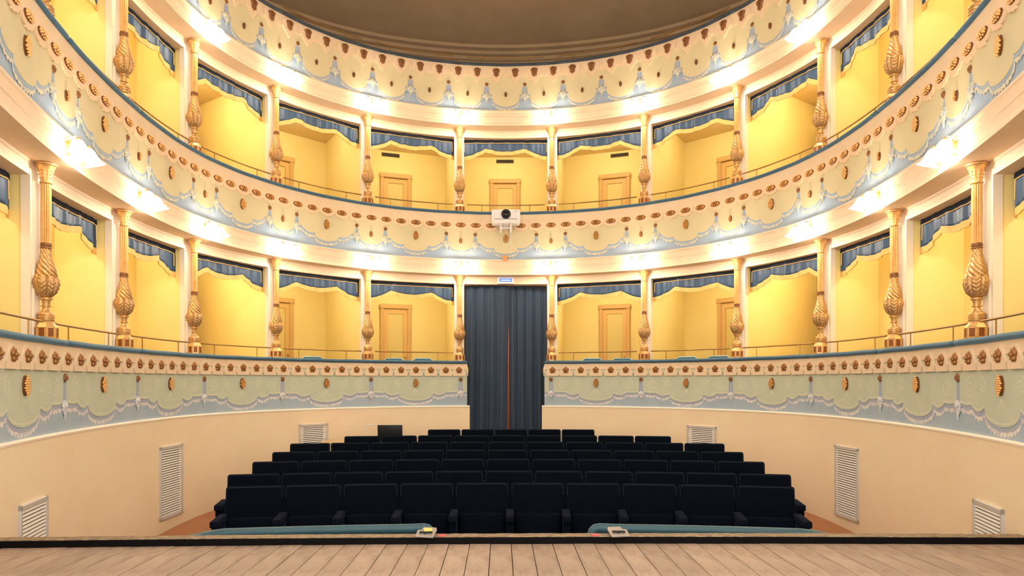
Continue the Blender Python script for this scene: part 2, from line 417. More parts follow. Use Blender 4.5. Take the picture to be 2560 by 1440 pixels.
# gallery back wall, cove mouldings, ceiling
V, F = [], []; ss = srange(-SEND, SEND, 0.12)
prof = [(0, 4.5), (0, 6.22), (-0.05, 6.25), (-0.05, 6.30), (-0.10, 6.32), (-0.10, 6.38), (-0.17, 6.40), (-0.17, 6.46), (-0.26, 6.48), (-0.26, 6.54), (-0.36, 6.56)]
for s in ss:
    for (d, z) in prof:
        x, y, _, _ = ring(s, backoff(s) + d); V.append((x, y, z + ZC))
n = len(prof)
for k in range(len(ss) - 1):
    for i in range(n - 1): F.append((k * n + i, k * n + i + 1, (k + 1) * n + i + 1, (k + 1) * n + i))
o = part('wall_gallery', (V, F), 'ceiling', smooth=30); tag(o, 'brown gallery wall with stepped mouldings under the ceiling', 'wall', kind='structure')
V, F = [], []; R = 14; base = []
for s in ss:
    x, y, _, _ = ring(s, backoff(s) - 0.36); base.append((x, y))
cx, cy = 0.0, 7.2
for r in range(R + 1):
    f = r / R
    for (x, y) in base: V.append((x + (cx - x) * f, y + (cy - y) * f, 6.56 + 0.75 * (1 - (1 - f) ** 2.2) + ZC))
n = len(base)
for r in range(R):
    for i in range(n - 1): F.append((r * n + i, (r + 1) * n + i, (r + 1) * n + i + 1, r * n + i + 1))
    F.append((r * n + n - 1, (r + 1) * n + n - 1, (r + 1) * n, r * n))
o = part('ceiling', (V, F), 'ceiling', smooth=60); tag(o, 'dull brown plaster ceiling curving above the top gallery', 'ceiling', kind='structure')

for sg in (-1, 1):
    o = part('wall_proscenium_' + side(sg), box(2.6, 0.3, 9.8, sg * 4.0, 2.58, ZC + 2.8), 'stalls')
    tag(o, 'cream proscenium wall at the %s end of the tiers' % side(sg), 'wall', kind='structure')

# ------------------------------------------------------------------ relief ornaments (shared meshes)
def rosette_vf(R=0.05, pet=5, h=0.022):
    ol = []
    for i in range(40):
        a = 2 * PI * i / 40; r = R * (0.80 + 0.20 * abs(math.cos(pet * a / 2 + PI / 2 * 0)))
        ol.append((r * math.sin(a), r * math.cos(a)))
    out = [domed(ol, h * 0.55, 3)]
    for k in range(pet):
        a = 2 * PI * k / pet
        out.append(ball(R * 0.30, R * 0.56 * math.sin(a), -h * 0.35, R * 0.56 * math.cos(a), 6, 4, 1, 0.8, 1))
    out.append(ball(R * 0.34, 0, -h * 0.7, 0, 8, 5))
    return join(*out)
def oval_vf():
    ol = [(0.082 * math.cos(2 * PI * i / 28) * (1 + 0.05 * math.cos(8 * 2 * PI * i / 28)), 0.040 * math.sin(2 * PI * i / 28)) for i in range(28)]
    out = [domed(ol, 0.010, 2)]
    for i in range(12):
        a = 2 * PI * i / 12
        out.append(ball(0.0095, 0.064 * math.cos(a), -0.012, 0.028 * math.sin(a), 6, 4))
    for i in range(5): out.append(ball(0.0085, -0.034 + 0.017 * i, -0.015, 0.007 * (1 if i % 2 else -1), 6, 4))
    for sx in (-1, 1): out.append(ball(0.016, sx * 0.045, -0.012, 0, 6, 4, 0.8, 0.8, 1))
    return join(*out)
def grape_vf(w=0.047, h=0.077, rows=(1, 2, 3, 4, 3, 4, 3, 2, 1)):
    out = []; n = len(rows)
    ol = [(w * 0.9 * math.sin(2 * PI * i / 20), h * 0.95 * math.cos(2 * PI * i / 20)) for i in range(20)]
    out.append(domed(ol, 0.012, 2))
    for r, c in enumerate(rows):
        z = h * (1 - 2 * (r + 0.5) / n)
        for i in range(c):
            x = (i - (c - 1) / 2) * (2 * w / 4)
            out.append(ball(w * 0.235, x, -0.013 - 0.006 * math.cos(x / w), z, 6, 4))
    return join(*out)
def mask_vf():
    ol = [(-.026, -.056), (-.010, -.076), (.010, -.076), (.026, -.056), (.044, -.050), (.040, -.024), (.050, .012), (.060, .030), (.056, .054), (.032, .070), (0, .076), (-.032, .070), (-.056, .054), (-.060, .030), (-.050, .012), (-.040, -.024), (-.044, -.050)]
    out = [domed(ol, 0.022, 3)]
    out.append(ball(0.020, 0, -0.026, -0.018, 8, 5, 0.8, 0.8, 1.3))
    out.append(ball(0.008, 0, -0.044, -0.014, 6, 4, 0.8, 1, 1.6))
    for sx in (-1, 1):
        out.append(ball(0.007, sx * 0.014, -0.030, 0.006, 6, 4))
        out.append(ball(0.014, sx * 0.042, -0.018, 0.040, 6, 4, 1.2, 0.8, 0.8))
    for i in range(5): out.append(ball(0.010, -0.034 + 0.017 * i, -0.022, 0.050 + 0.010 * math.sin(PI * i / 4), 6, 4))
    for i in range(3): out.append(ball(0.009, -0.014 + 0.014 * i, -0.022, -0.050 - (0.010 if i == 1 else 0), 6, 4, 0.9, 0.8, 1.3))
    return join(*out)
def pendant_vf(w=0.07, h=0.12):
    half = [(0.0, 0.55), (.22, .40), (.40, .52), (.46, .30), (.85, .36), (.70, .14), (1.0, .06), (.62, -.08), (.78, -.28), (.42, -.26), (.46, -.52), (.20, -.46), (.0, -1.0)]
    ol = [(w * x, h * z) for x, z in half] + [(-w * x, h * z) for x, z in half[1:-1][::-1]]
    out = [domed(ol, 0.010, 2), ball(0.013, 0, -0.012, h * 0.1, 6, 4, 0.8, 0.7, 1.8)]
    for sx in (-1, 1): out.append(ball(0.012, sx * w * 0.42, -0.008, h * 0.12, 6, 4, 1.4, 0.6, 0.8))
    return join(*out)
ME = {}
def shared(key, vf, m, smooth=50, m2=None, nbase=0):
    me = mesh_of(key, vf, smooth); me.materials.append(M[m]); ME[key] = me
    if m2:
        me.materials.append(M[m2])
        me.polygons.foreach_set('material_index', [1 if i < nbase else 0 for i in range(len(me.polygons))])
shared('rosette', rosette_vf(0.055), 'rosettegold')
shared('small_rosette', rosette_vf(0.036, 6, 0.018), 'goldbrown')
shared('red_rosette', rosette_vf(0.032, 6, 0.016), 'goldbrown')
shared('grape_cluster', grape_vf(), 'goldorange', 50, 'bossback', 61)
shared('cone', grape_vf(0.026, 0.044, (1, 2, 3, 2, 3, 2, 1)), 'goldbrown', 50, 'bossback', 61)
shared('small_cone', grape_vf(0.030, 0.048, (1, 2, 3, 2, 3, 2, 1)), 'goldorange', 50, 'bossback', 61)
shared('oval_boss', oval_vf(), 'goldorange', 50, 'bossback', 85)
shared('mask', mask_vf(), 'goldbrown')
shared('pendant_leaf', pendant_vf(), 'lace')
shared('pendant_leaf1', pendant_vf(0.062, 0.105), 'lace1')
shared('pentagon_plaque', slab([(-.098, -.085), (.098, -.085), (.116, -.03), (.03, .088), (-.03, .088), (-.116, -.03)], 0.016), 'peach')
shared('octagon_plaque', slab([(-.122, .062), (-.122, -.014), (-.070, -.066), (-.034, -.066), (-.026, -.082), (.026, -.082), (.034, -.066), (.070, -.066), (.122, -.014), (.122, .062)], 0.012), 'cream')
shared('pointed_plaque', slab([(-.125, .10), (-.125, .0), (-.105, -.012), (0, -.145), (.105, -.012), (.125, .0), (.125, .10)], 0.022), 'peach')
def orn(key, name, parent, s, off, z):
    o = link(name, ME[key], parent); l, r = on_ring(s, off, z); o.location = l; o.rotation_euler = (0, 0, r); return o
def sub(key, name, parent, dy=0.0, dz=0.0):
    o = link(name, ME[key], parent); o.location = (0, dy, dz); return o

# ------------------------------------------------------------------ parapets
CUSH = [(-0.125, 0.283), (-0.160, 0.284), (-0.176, 0.292), (-0.182, 0.306), (-0.177, 0.321), (-0.158, 0.332), (-0.125, 0.336), (-0.100, 0.333), (-0.092, 0.320), (-0.092, 0.283)]
def cushions(parent, s_list, dz, m='velvet'):
    for a, b in zip(s_list[:-1], s_list[1:]):
        a2, b2 = a + 0.004, b - 0.004
        V, F = [], []; ss = [a2, a2 + 0.015] + srange(a2 + 0.03, b2 - 0.03, 0.08) + [b2 - 0.015, b2]; n = len(CUSH)
        for k, s in enumerate(ss):
            sh = 0.35 if k in (0, len(ss) - 1) else (0.12 if k in (1, len(ss) - 2) else 0)
            for (o_, z) in CUSH:
                oo = o_ + (-0.125 - o_) * sh * 0.5; zz = z + (0.30 - z) * sh * 0.5 + 0.0015 * math.sin(s * 9 + dz)
                x, y, _, _ = ring(s, oo); V.append((x, y, zz + dz + ZC))
        for k in range(len(ss) - 1):
            for i in range(n):
                j = (i + 1) % n; F.append((k * n + i, k * n + j, (k + 1) * n + j, (k + 1) * n + i))
        F.append(tuple(range(n))[::-1]); F.append(tuple((len(ss) - 1) * n + i for i in range(n)))
        c = part('rail_cushion', (V, F), m, parent, smooth=50)
        c['label'] = 'padded blue velvet rail section'
def baycoord(s):
    """signed position inside the bay, -0.5 .. 0.5 from the middle of the bay"""
    ks = [-CS[i] for i in range(7, -1, -1)] + CS
    for a, b in zip(ks[:-1], ks[1:]):
        if a <= s <= b: return (s - a) / (b - a) - 0.5
    return 0.5
def teeth(s, p): return abs(math.sin(PI * s / p))
def ribbon(path, off, wd=0.012):
    V, F = [], []
    for k, (s, z) in enumerate(path):
        a = path[max(0, k - 1)]; b = path[min(len(path) - 1, k + 1)]
        dx, dz_ = b[0] - a[0], b[1] - a[1]; l = math.hypot(dx, dz_) or 1; nx, nz = -dz_ / l * wd / 2, dx / l * wd / 2
        for sg_ in (-1, 1):
            x, y, _, _ = ring(s + sg_ * nx, off); V.append((x, y, z + sg_ * nz + ZC))
    for k in range(len(path) - 1): F.append((2 * k, 2 * k + 1, 2 * k + 3, 2 * k + 2))
    return V, F
def spiral(s0, z0, r, turns, ph, dirn):
    n = 40
    return [(s0 + r * (1 - 0.8 * k / n) * math.cos(ph + dirn * 2 * PI * turns * k / n), z0 + r * (1 - 0.8 * k / n) * math.sin(ph + dirn * 2 * PI * turns * k / n)) for k in range(n + 1)]
# --- lower parapet
PE = 0.668
def low_smooth1(u):
    a = abs(u)
    if a < 0.19: return -0.225 - 0.105 * math.sqrt(max(0, 1 - (a / 0.19) ** 2))
    if a < 0.33: return -0.205 - 0.035 * math.sin(PI * (a - 0.19) / 0.14)
    return -0.19 + 0.02 * (a - 0.33) / 0.17 - 0.015 * math.sin(PI * (a - 0.33) / 0.17)
def field1(s):
    u = baycoord(s)
    if abs(u) > 0.477: return 0.0
    return low_smooth1(u)
def lilac1(s): return low_smooth1(baycoord(s)) - 0.034
def lace1(s): return low_smooth1(baycoord(s)) - 0.054 - 0.022 * teeth(s, 0.055)
for sg in (-1, 1):
    a, b = (-SEND, -PE) if sg < 0 else (PE, SEND)
    sd = side(sg)
    par = part('wall_parapet_lower_' + sd, sweep([(-0.13, -0.43), (-0.13, 0.285), (0.115, 0.285), (0.115, -0.5), (-0.05, -0.5), (-0.05, -0.43)], a, b, closed=True, caps=True), 'bluewash1', smooth=40)
    tag(par, 'lower parapet %s of the curtain with gilded rosettes and painted lace swags' % sd, 'parapet', kind='structure')
    part('painted_lilac_border', curtainstrip(a + 0.002, b - 0.002, -0.134, 0.05, lilac1, 0.012), 'lilac', par)
    l = part('painted_lace_border', curtainstrip(a + 0.002, b - 0.002, -0.132, -0.16, lace1, 0.009, 0.003), 'lace1', par)
    part('painted_field', curtainstrip(a + 0.002, b - 0.002, -0.139, 0.20, field1, 0.012), 'field1', par)
    rb = []
    for i in range(7):
        s0, s1 = CS[i], min(CS[i + 1], SEND); L = s1 - s0; mid = (s0 + s1) / 2
        for q_ in (-1, 1):
            for (u, z, r) in ((0.36, -0.055, 0.085), (0.20, -0.03, 0.065)):
                rb.append(ribbon(spiral(sg * (mid + q_ * u * L), z, r, 1.6, PI / 2, -sg * q_), -0.1398, 0.011))
        rb.append(ribbon([(sg * (mid + L * (-0.17 + 0.34 * k / 30)), low_smooth1(-0.17 + 0.34 * k / 30) + 0.022) for k in range(31)], -0.1398, 0.012))
        rb.append(ribbon([(sg * (mid + L * (-0.47 + 0.28 * k / 20)), low_smooth1(-0.47 + 0.28 * k / 20) + 0.018) for k in range(21)], -0.1398, 0.012))
        rb.append(ribbon([(sg * (mid + L * (0.19 + 0.28 * k / 20)), low_smooth1(0.19 + 0.28 * k / 20) + 0.018) for k in range(21)], -0.1398, 0.012))
        for k in range(5): rb.append(ribbon([(sg * (mid + 0.05 * (k - 2) * j / 4), -0.13 - 0.12 * j / 4 * (1 - 0.06 * abs(k - 2))) for j in range(5)], -0.1398, 0.008))
    sc = part('painted_scrolls', join(*rb), 'scroll1', par)
    part('plaster_band', sweep([(-0.13, 0.285), (-0.147, 0.284), (-0.147, 0.190), (-0.135, 0.184)], a + 0.001, b - 0.001), 'peach', par, smooth=30)
    ks = [PE] + CS[1:] if sg > 0 else [-c for c in CS[1:][::-1]] + [-PE]
    ks = [max(-SEND, min(SEND, k)) for k in ks]
    cushions(par, ks, 0.0)
    for i in range(7):
        s0, s1 = CS[i], CS[i + 1]
        for j in range(6):
            s = s0 + (s1 - s0) * j / 6 + (0.03 if i == 0 and j == 0 else 0)
            if s > SEND - 0.3: continue
            q = orn('pentagon_plaque', 'plaque', par, sg * s, -0.145, 0.165); sub('rosette', 'rosette', q, -0.016, 0.012)
        if s0 < SEND - 0.3:
            orn('small_rosette', 'small_rosette', par, sg * (s0 if i else s0 - 0.0), -0.142, 0.025)
            orn('pendant_leaf1', 'pendant_leaf', par, sg * s0, -0.140, -0.215)
            orn('grape_cluster', 'grape_cluster', par, sg * (s0 + s1) / 2, -0.142, -0.035)
    q = link('plaque', ME['pentagon_plaque'], par); x, y, tx, ty = ring(sg * PE, 0.0)
    q.location = (x - sg * 0.003, y, 0.165 + ZC); q.rotation_euler = (0, 0, math.atan2(ty, tx) - sg * PI / 2); sub('rosette', 'rosette', q, -0.016, 0.012)
# --- middle parapet (upper boxes)
def low_smooth2(u):
    a = abs(u)
    if a < 0.13: return 2.205 - 0.075 * math.sqrt(max(0, 1 - (a / 0.13) ** 2))
    if a < 0.27: return 2.25 - 0.03 * math.sin(PI * min(1, (a - 0.13) / 0.14)) + 0.05 * (a - 0.13) / 0.14 - 0.02
    if a < 0.37: return 2.30
    return 2.285 - 0.115 * math.sqrt(max(0, 1 - ((0.5 - a) / 0.135) ** 2))
def field2(s):
    u = baycoord(s)
    if 0.322 < abs(u) < 0.358: return 2.42
    return low_smooth2(u)
def lilac2(s): return low_smooth2(baycoord(s)) - 0.030
def lace2(s): return low_smooth2(baycoord(s)) - 0.052 - 0.020 * teeth(s, 0.05)
par2 = part('wall_parapet_middle', sweep([(-0.13, 2.005), (-0.13, 2.785), (0.115, 2.785), (0.115, 2.005)], -SEND, SEND, closed=True, caps=True), 'bluewash', smooth=40)
tag(par2, 'middle parapet with gilded oval bosses and painted lace swags on pale green', 'parapet', kind='structure')
part('painted_lilac_border', curtainstrip(-SEND, SEND, -0.141, 2.46, lilac2, 0.012), 'bluewash', par2)
part('painted_lace_border', curtainstrip(-SEND, SEND, -0.138, 2.36, lace2, 0.009, 0.004), 'lace', par2)
part('painted_field', curtainstrip(-SEND, SEND, -0.145, 2.56, field2, 0.012), 'field', par2)
part('plaster_band', sweep([(-0.13, 2.785), (-0.152, 2.784), (-0.152, 2.60), (-0.148, 2.555), (-0.14, 2.55)], -SEND, SEND), 'peach', par2, smooth=30)
cushions(par2, [-SEND] + [-c for c in CS[:7][::-1]] + CS[:7] + [SEND], DZ)
ks = [-c for c in CS[::-1]] + CS
for a, b in zip(ks[:-1], ks[1:]):
    for j in range(6):
        s = a + (b - a) * j / 6
        if abs(s) > SEND - 0.2: continue
        q = orn('octagon_plaque', 'plaque', par2, s, -0.150, 2.585); sub('oval_boss', 'oval_boss', q, -0.012, 0.012)
    m = (a + b) / 2
    if abs(m) > SEND - 0.3: continue
    orn('grape_cluster', 'grape_cluster', par2, m, -0.148, 2.385)
    for u in (-0.34, 0.34):
        s = m + u * (b - a)
        orn('red_rosette', 'small_rosette', par2, s, -0.148, 2.445); orn('pendant_leaf', 'pendant_leaf', par2, s, -0.146, 2.275)
    if abs(b) < SEND - 0.2: orn('small_cone', 'small_cone', par2, b, -0.148, 2.335)
# --- top parapet (gallery)
PP = 0.66
def loc3(s): return (s / PP) - math.floor(s / PP + 0.5)
def low3(s):
    a = abs(loc3(s))
    if a < 0.36: return 4.80 - 0.205 * math.sqrt(max(0, 1 - (a / 0.40) ** 2))
    return 4.80
def field3(s):
    a = abs(loc3(s))
    if a > 0.43: return 4.93
    return low3(s)
def lilac3(s): return low3(s) - 0.028
def lace3(s): return low3(s) - 0.052 - 0.016 * teeth(s, 0.05)
par3 = part('wall_parapet_top', sweep([(-0.13, 4.505), (-0.13, 5.275), (0.115, 5.275), (0.115, 4.505)], -SEND, SEND, closed=True, caps=True), 'bluewash', smooth=40)
tag(par3, 'top gallery parapet with pointed plaques, small gilded masks and painted swags', 'parapet', kind='structure')
part('painted_lilac_border', curtainstrip(-SEND, SEND, -0.141, 4.99, lilac3, 0.012), 'lilac', par3)
part('painted_lace_border', curtainstrip(-SEND, SEND, -0.138, 4.85, lace3, 0.009, 0.004), 'lace', par3)
part('painted_field', curtainstrip(-SEND, SEND, -0.145, 5.12, field3, 0.012), 'field', par3)
part('plaster_band', curtainstrip(-SEND, SEND, -0.150, 5.275, lambda s: 5.095 - 0.012 * teeth(s, 0.06), 0.012), 'peach', par3)
cushions(par3, [-SEND] + [-c for c in CS[:7][::-1]] + CS[:7] + [SEND], 2 * DZ - 0.012, 'slaterail')
N3 = int(SEND / PP)
for m in range(-N3, N3 + 1):
    s = m * PP
    orn('cone', 'small_cone', par3, s, -0.147, 4.80)
    for u in (-0.25, 0.25):
        q = orn('pointed_plaque', 'plaque', par3, s + u * PP, -0.149, 5.12); sub('mask', 'mask', q, -0.021, 0.035)
    if m < N3:
        orn('red_rosette', 'small_rosette', par3, s + PP / 2, -0.147, 4.965)
        orn('pendant_leaf', 'pendant_leaf', par3, s + PP / 2, -0.146, 4.765)

# ------------------------------------------------------------------ gilded columns
U = 1.425 / 1325
def up(z): return (1400 - z) * U
def build_column():
    root = empty('gilded_column')
    # pedestal: octagon with panels
    oc = lambda r, z: [(r * math.cos(PI / 8 + i * PI / 4), r * math.sin(PI / 8 + i * PI / 4), z) for i in range(8)]
    R0 = 0.086; V, F = [], []
    zs = [(R0 * 1.06, up(1479)), (R0 * 1.06, up(1412)), (R0, up(1406)), (R0, up(1318)), (R0 * 0.92, up(1306)), (R0 * 0.70, up(1282)), (R0 * 0.68, up(1272))]
    for r, z in zs: V += oc(r, z)
    for k in range(len(zs) - 1):
        for i in range(8): F.append((k * 8 + i, k * 8 + (i + 1) % 8, (k + 1) * 8 + (i + 1) % 8, (k + 1) * 8 + i))
    F.append(tuple(range(8))[::-1]); F.append(tuple((len(zs) - 1) * 8 + i for i in range(8)))
    ped = part('pedestal', (V, F), 'gold', root)
    ap = R0 * math.cos(PI / 8)
    me = mesh_of('panel', rbox(0.040, 0.008, 0.068, 0.003, 1)); me.materials.append(M['goldred'])
    mf = mesh_of('panel_frame', join(box(0.005, 0.008, 0.078, -0.023), box(0.005, 0.008, 0.078, 0.023), box(0.051, 0.008, 0.005, 0, 0, 0.037), box(0.051, 0.008, 0.005, 0, 0, -0.037))); mf.materials.append(M['goldpale'])
    for i in range(8):
        a = i * PI / 4
        for mm, nm, d in ((me, 'panel', -0.001), (mf, 'panel_frame', 0.001)):
            p = link(nm, mm, ped); p.location = ((ap + d) * math.sin(a), -(ap + d) * math.cos(a), up(1357)); p.rotation_euler = (0, 0, a)
    part('collar', lathe([(.052, up(1272)), (.060, up(1268)), (.062, up(1258)), (.055, up(1254)), (.055, up(1250)), (.062, up(1246)), (.063, up(1236)), (.056, up(1232)), (.056, up(1228)), (.061, up(1224)), (.060, up(1212)), (.052, up(1204))], 28), 'gold', root, 40)
    part('stem', lathe([(.044, up(1204)), (.032, up(1190)), (.025, up(1172)), (.024, up(1164)), (.036, up(1160)), (.037, up(1152)), (.027, up(1148)), (.029, up(1130)), (.034, up(1112)), (.046, up(1106)), (.047, up(1096)), (.040, up(1090))], 24), 'gold', root, 40)
    # leaf cup
    prof = []
    for k in range(25):
        t = k / 24; z = up(1090 + (940 - 1090) * t)
        r = 0.040 + 0.050 * math.sin(min(1, t * 1.25) * PI / 2) ** 0.8 - 0.008 * max(0, t - 0.75) * 4
        prof.append((r, z))
    NL = 7
    def leafmod(a, z, r):
        t = (z - up(1090)) / (up(940) - up(1090)); d = ((a * NL / (2 * PI)) % 1.0) - 0.5
        ridge = 0.014 * (1 - (abs(d) * 2) ** 4)
        vein = 0.0030 * math.sin(2 * PI * (t * 5 - abs(d) * 2.2)) * (1 - (abs(d) * 2) ** 4)
        mid = 0.005 * math.exp(-(d / 0.05) ** 2)
        return (ridge + vein + mid) * min(1, t * 4 + 0.2) - 0.009
    cup = part('leaf_cup', lathe(prof, 144, leafmod), 'golddark', root, 60)
    cup['label'] = 'carved leaf cup'
    tips = []
    for i in range(NL):
        a = (i + 0.5) * 2 * PI / NL
        tips.append(mv(domed([(-.022, -.03), (.022, -.03), (.016, .0), (0, .016), (-.016, .0)], 0.006, 1), 0.083 * math.cos(a), 0.083 * math.sin(a), up(944), rz=a + PI / 2))
    part('leaf_tips', join(*tips), 'golddark', root)
    # twisted bulb
    prof = []
    for k in range(27):
        t = k / 26; z = up(950 + (722 - 950) * t)
        r = 0.080 - 0.044 * (0.5 - 0.5 * math.cos(PI * min(1, t * 1.02))) ** 0.85
        prof.append((r, z))
    part('twisted_bulb', lathe(prof, 112, lambda a, z, r: 0.30 * r * (abs(math.cos(4.5 * (a + 16 * z))) ** 0.8 - 0.75)), 'gold', root, 60)
    part('ring_moulding', lathe([(.036, up(724)), (.042, up(720)), (.042, up(712)), (.037, up(708)), (.037, up(704)), (.042, up(700)), (.042, up(692)), (.037, up(688)), (.040, up(684)), (.036, up(678))], 28), 'goldbrown', root, 40)
    part('fluted_shaft', lathe([(.037, up(680)), (.0375, up(660)), (.039, up(400)), (.038, up(245)), (.037, up(232))], 96, lambda a, z, r: -0.0065 * (0.5 + 0.5 * math.cos(14 * a)) ** 2), 'goldpale', root, 60)
    cap = part('capital', lathe([(.037, up(232)), (.045, up(228)), (.046, up(220)), (.039, up(214)), (.041, up(190)), (.045, up(160)), (.053, up(130)), (.066, up(105)), (.072, up(98))], 48, lambda a, z, r: 0.0035 * math.cos(8 * a) if up(212) < z < up(110) else 0), 'goldpale', root, 50)
    be = []
    for i in range(8):
        a = i * PI / 4 + PI / 8
        for zz, rr in ((190, .043), (165, .047), (140, .053)): be.append(ball(0.006, rr * math.cos(a), rr * math.sin(a), up(zz), 6, 4))
    part('beading', join(*be), 'gold', cap)
    part('abacus', lathe([(.070, up(98)), (.082, up(94)), (.084, up(86)), (.079, up(80)), (.074, up(76))], 40), 'golddark', root, 40)
    return root
col0 = build_column(); first = True
for t in (0, 1):
    for k in list(range(-6, 0)) + list(range(1, 7)):
        c = col0 if first else copy_tree(col0); first = False
        l, r = on_ring(colpos(k), 0.0, 0.345 + t * DZ)
        c.location = l; c.rotation_euler = (0, 0, r)
        extra = ', right beside the curtain' if abs(k) == 1 and t == 0 else ''
        tag(c, 'gilded turned column, %s %s of the curtain on the %s tier%s' % (ORD[abs(k) - 1], side(k), TIERNAME[t], extra), 'column', 'gilded columns on the %s parapet' % TIERNAME[t])

# ------------------------------------------------------------------ valances, hand rails
def scal(u):
    """drop of the valance below the lintel, u from 0 to 1"""
    if u < 0.27: t = u / 0.27; return 0.295 - 0.14 * t + 0.030 * math.sin(PI * t)
    if u < 0.73: t = (u - 0.27) / 0.46; return 0.155 + 0.052 * math.sin(PI * t)
    t = (1 - u) / 0.27; return 0.295 - 0.14 * t + 0.030 * math.sin(PI * t)
def build_valance(t, a, b):
    sa, sb = colpos(a), colpos(b); root = empty('valance')
    A = Vector(ring(sa, 0.25)[:2]); B = Vector(ring(sb, 0.25)[:2]); d = (B - A); L = d.length; d.normalize(); nn = Vector((-d.y, d.x))
    mid = (A + B) / 2; root.location = (mid.x, mid.y, LINT + t * DZ + ZC); root.rotation_euler = (0, 0, math.atan2(d.y, d.x))
    w = L - 0.128; n = 120; rnd = random.Random(a * 31 + t * 7); ph = [rnd.uniform(0, 6.28) for _ in range(4)]
    fold = lambda u, zr: (0.010 * math.sin(u * 38 + ph[0]) + 0.007 * math.sin(u * 71 + ph[1]) + 0.005 * math.sin(u * 17 + ph[2])) * min(1, zr * 2.5)
    V, F = [], []; rows = 7
    for i in range(n + 1):
        u = i / n; dr = scal(u)
        for r in range(rows):
            f = r / (rows - 1); V.append(((u - .5) * w, fold(u, f), 0.012 - (dr + 0.012) * f))
    for i in range(n):
        for r in range(rows - 1): F.append((i * rows + r, i * rows + r + 1, (i + 1) * rows + r + 1, (i + 1) * rows + r))
    fb = part('fabric', (V, F), 'valance', root, 60)
    sm = fb.modifiers.new('thickness', 'SOLIDIFY'); sm.thickness = 0.006; sm.offset = 1
    V, F = [], []
    for i in range(n + 1):
        u = i / n; dr = scal(u); y = fold(u, 1) - 0.004; x = (u - .5) * w
        V += [(x, y, -dr + 0.012), (x, y - 0.006, -dr), (x, y - 0.004, -dr - 0.058), (x, y + 0.008, -dr - 0.058), (x, y + 0.008, -dr + 0.012)]
    for i in range(n):
        for r in range(5): F.append((i * 5 + r, i * 5 + (r + 1) % 5, (i + 1) * 5 + (r + 1) % 5, (i + 1) * 5 + r))
    F += [tuple(range(5))[::-1], tuple(n * 5 + r for r in range(5))]
    part('fringe', (V, F), 'fringe', root)
    V, F = [], []; nh = 240
    for i in range(nh + 1):
        u = i / nh; yy = -0.010 + fold(u, 0.15) + 0.003 * math.sin(u * w * 420)
        V += [((u - .5) * w, yy, 0.008), ((u - .5) * w, yy - 0.002, -0.048), ((u - .5) * w, 0.004, -0.048)]
    for i in range(nh): F += [(3 * i, 3 * i + 1, 3 * i + 4, 3 * i + 3), (3 * i + 1, 3 * i + 2, 3 * i + 5, 3 * i + 4)]
    part('pleated_header', (V, F), 'shaded_header', root, 60)
    e = w / 2 - 0.05
    pts = [(-e, -0.024, -0.215), (-e, -0.020, -0.062)] + [(-e + 2 * e * i / 60, -0.014 + fold(0.04 + 0.92 * i / 60, 0.5) * 0.5, -0.056) for i in range(61)] + [(e, -0.020, -0.062), (e, -0.024, -0.215)]
    part('braid', tube(pts, 0.0055, 6), 'braid', root)
    tag(root, 'blue scalloped valance with gold fringe in the %s box %s' % (TIERNAME[t], bayname(a, b)), 'valance', 'blue valances in the %s boxes' % TIERNAME[t])
def build_rail(t, a, b, g=None):
    sa, sb = colpos(a), colpos(b); pad = 0.118
    root = empty('hand_rail'); l, r = on_ring((sa + sb) / 2, -0.02, 0.30 + t * DZ); root.location = l; root.rotation_euler = (0, 0, r)
    inv = (Matrix.Translation(l) @ Matrix.Rotation(r, 4, 'Z')).inverted()
    def q(s, z): x, y, _, _ = ring(s, -0.02); return tuple(inv @ Vector((x, y, z + t * DZ + ZC)))
    zz = 0.475
    part('rod', tube([q(s, zz) for s in srange(sa + pad, sb - pad, 0.25)], 0.010, 8), 'brass', root, 50)
    me = None
    for f in (0.24, 0.76):
        s = sa + (sb - sa) * f
        part('post', tube([q(s, 0.28), q(s, zz)], 0.006, 6), 'brass', root, 50)
    if t == 2: lab = 'dark hand rail along the top gallery, %s' % ('over the middle' if a == -1 and b == 1 else bayname(a, b))
    else: lab = 'thin brass hand rail of the %s box %s' % (TIERNAME[t], bayname(a, b))
    tag(root, lab, 'rail', 'thin hand rails along the parapets')
for t in (0, 1):
    for (a, b) in BAYS:
        if t == 0 and (a, b) == (-1, 1): continue
        build_valance(t, a, b); build_rail(t, a, b)
for (a, b) in BAYS:
    if min(abs(a), abs(b)) <= 4: build_rail(2, a, b)

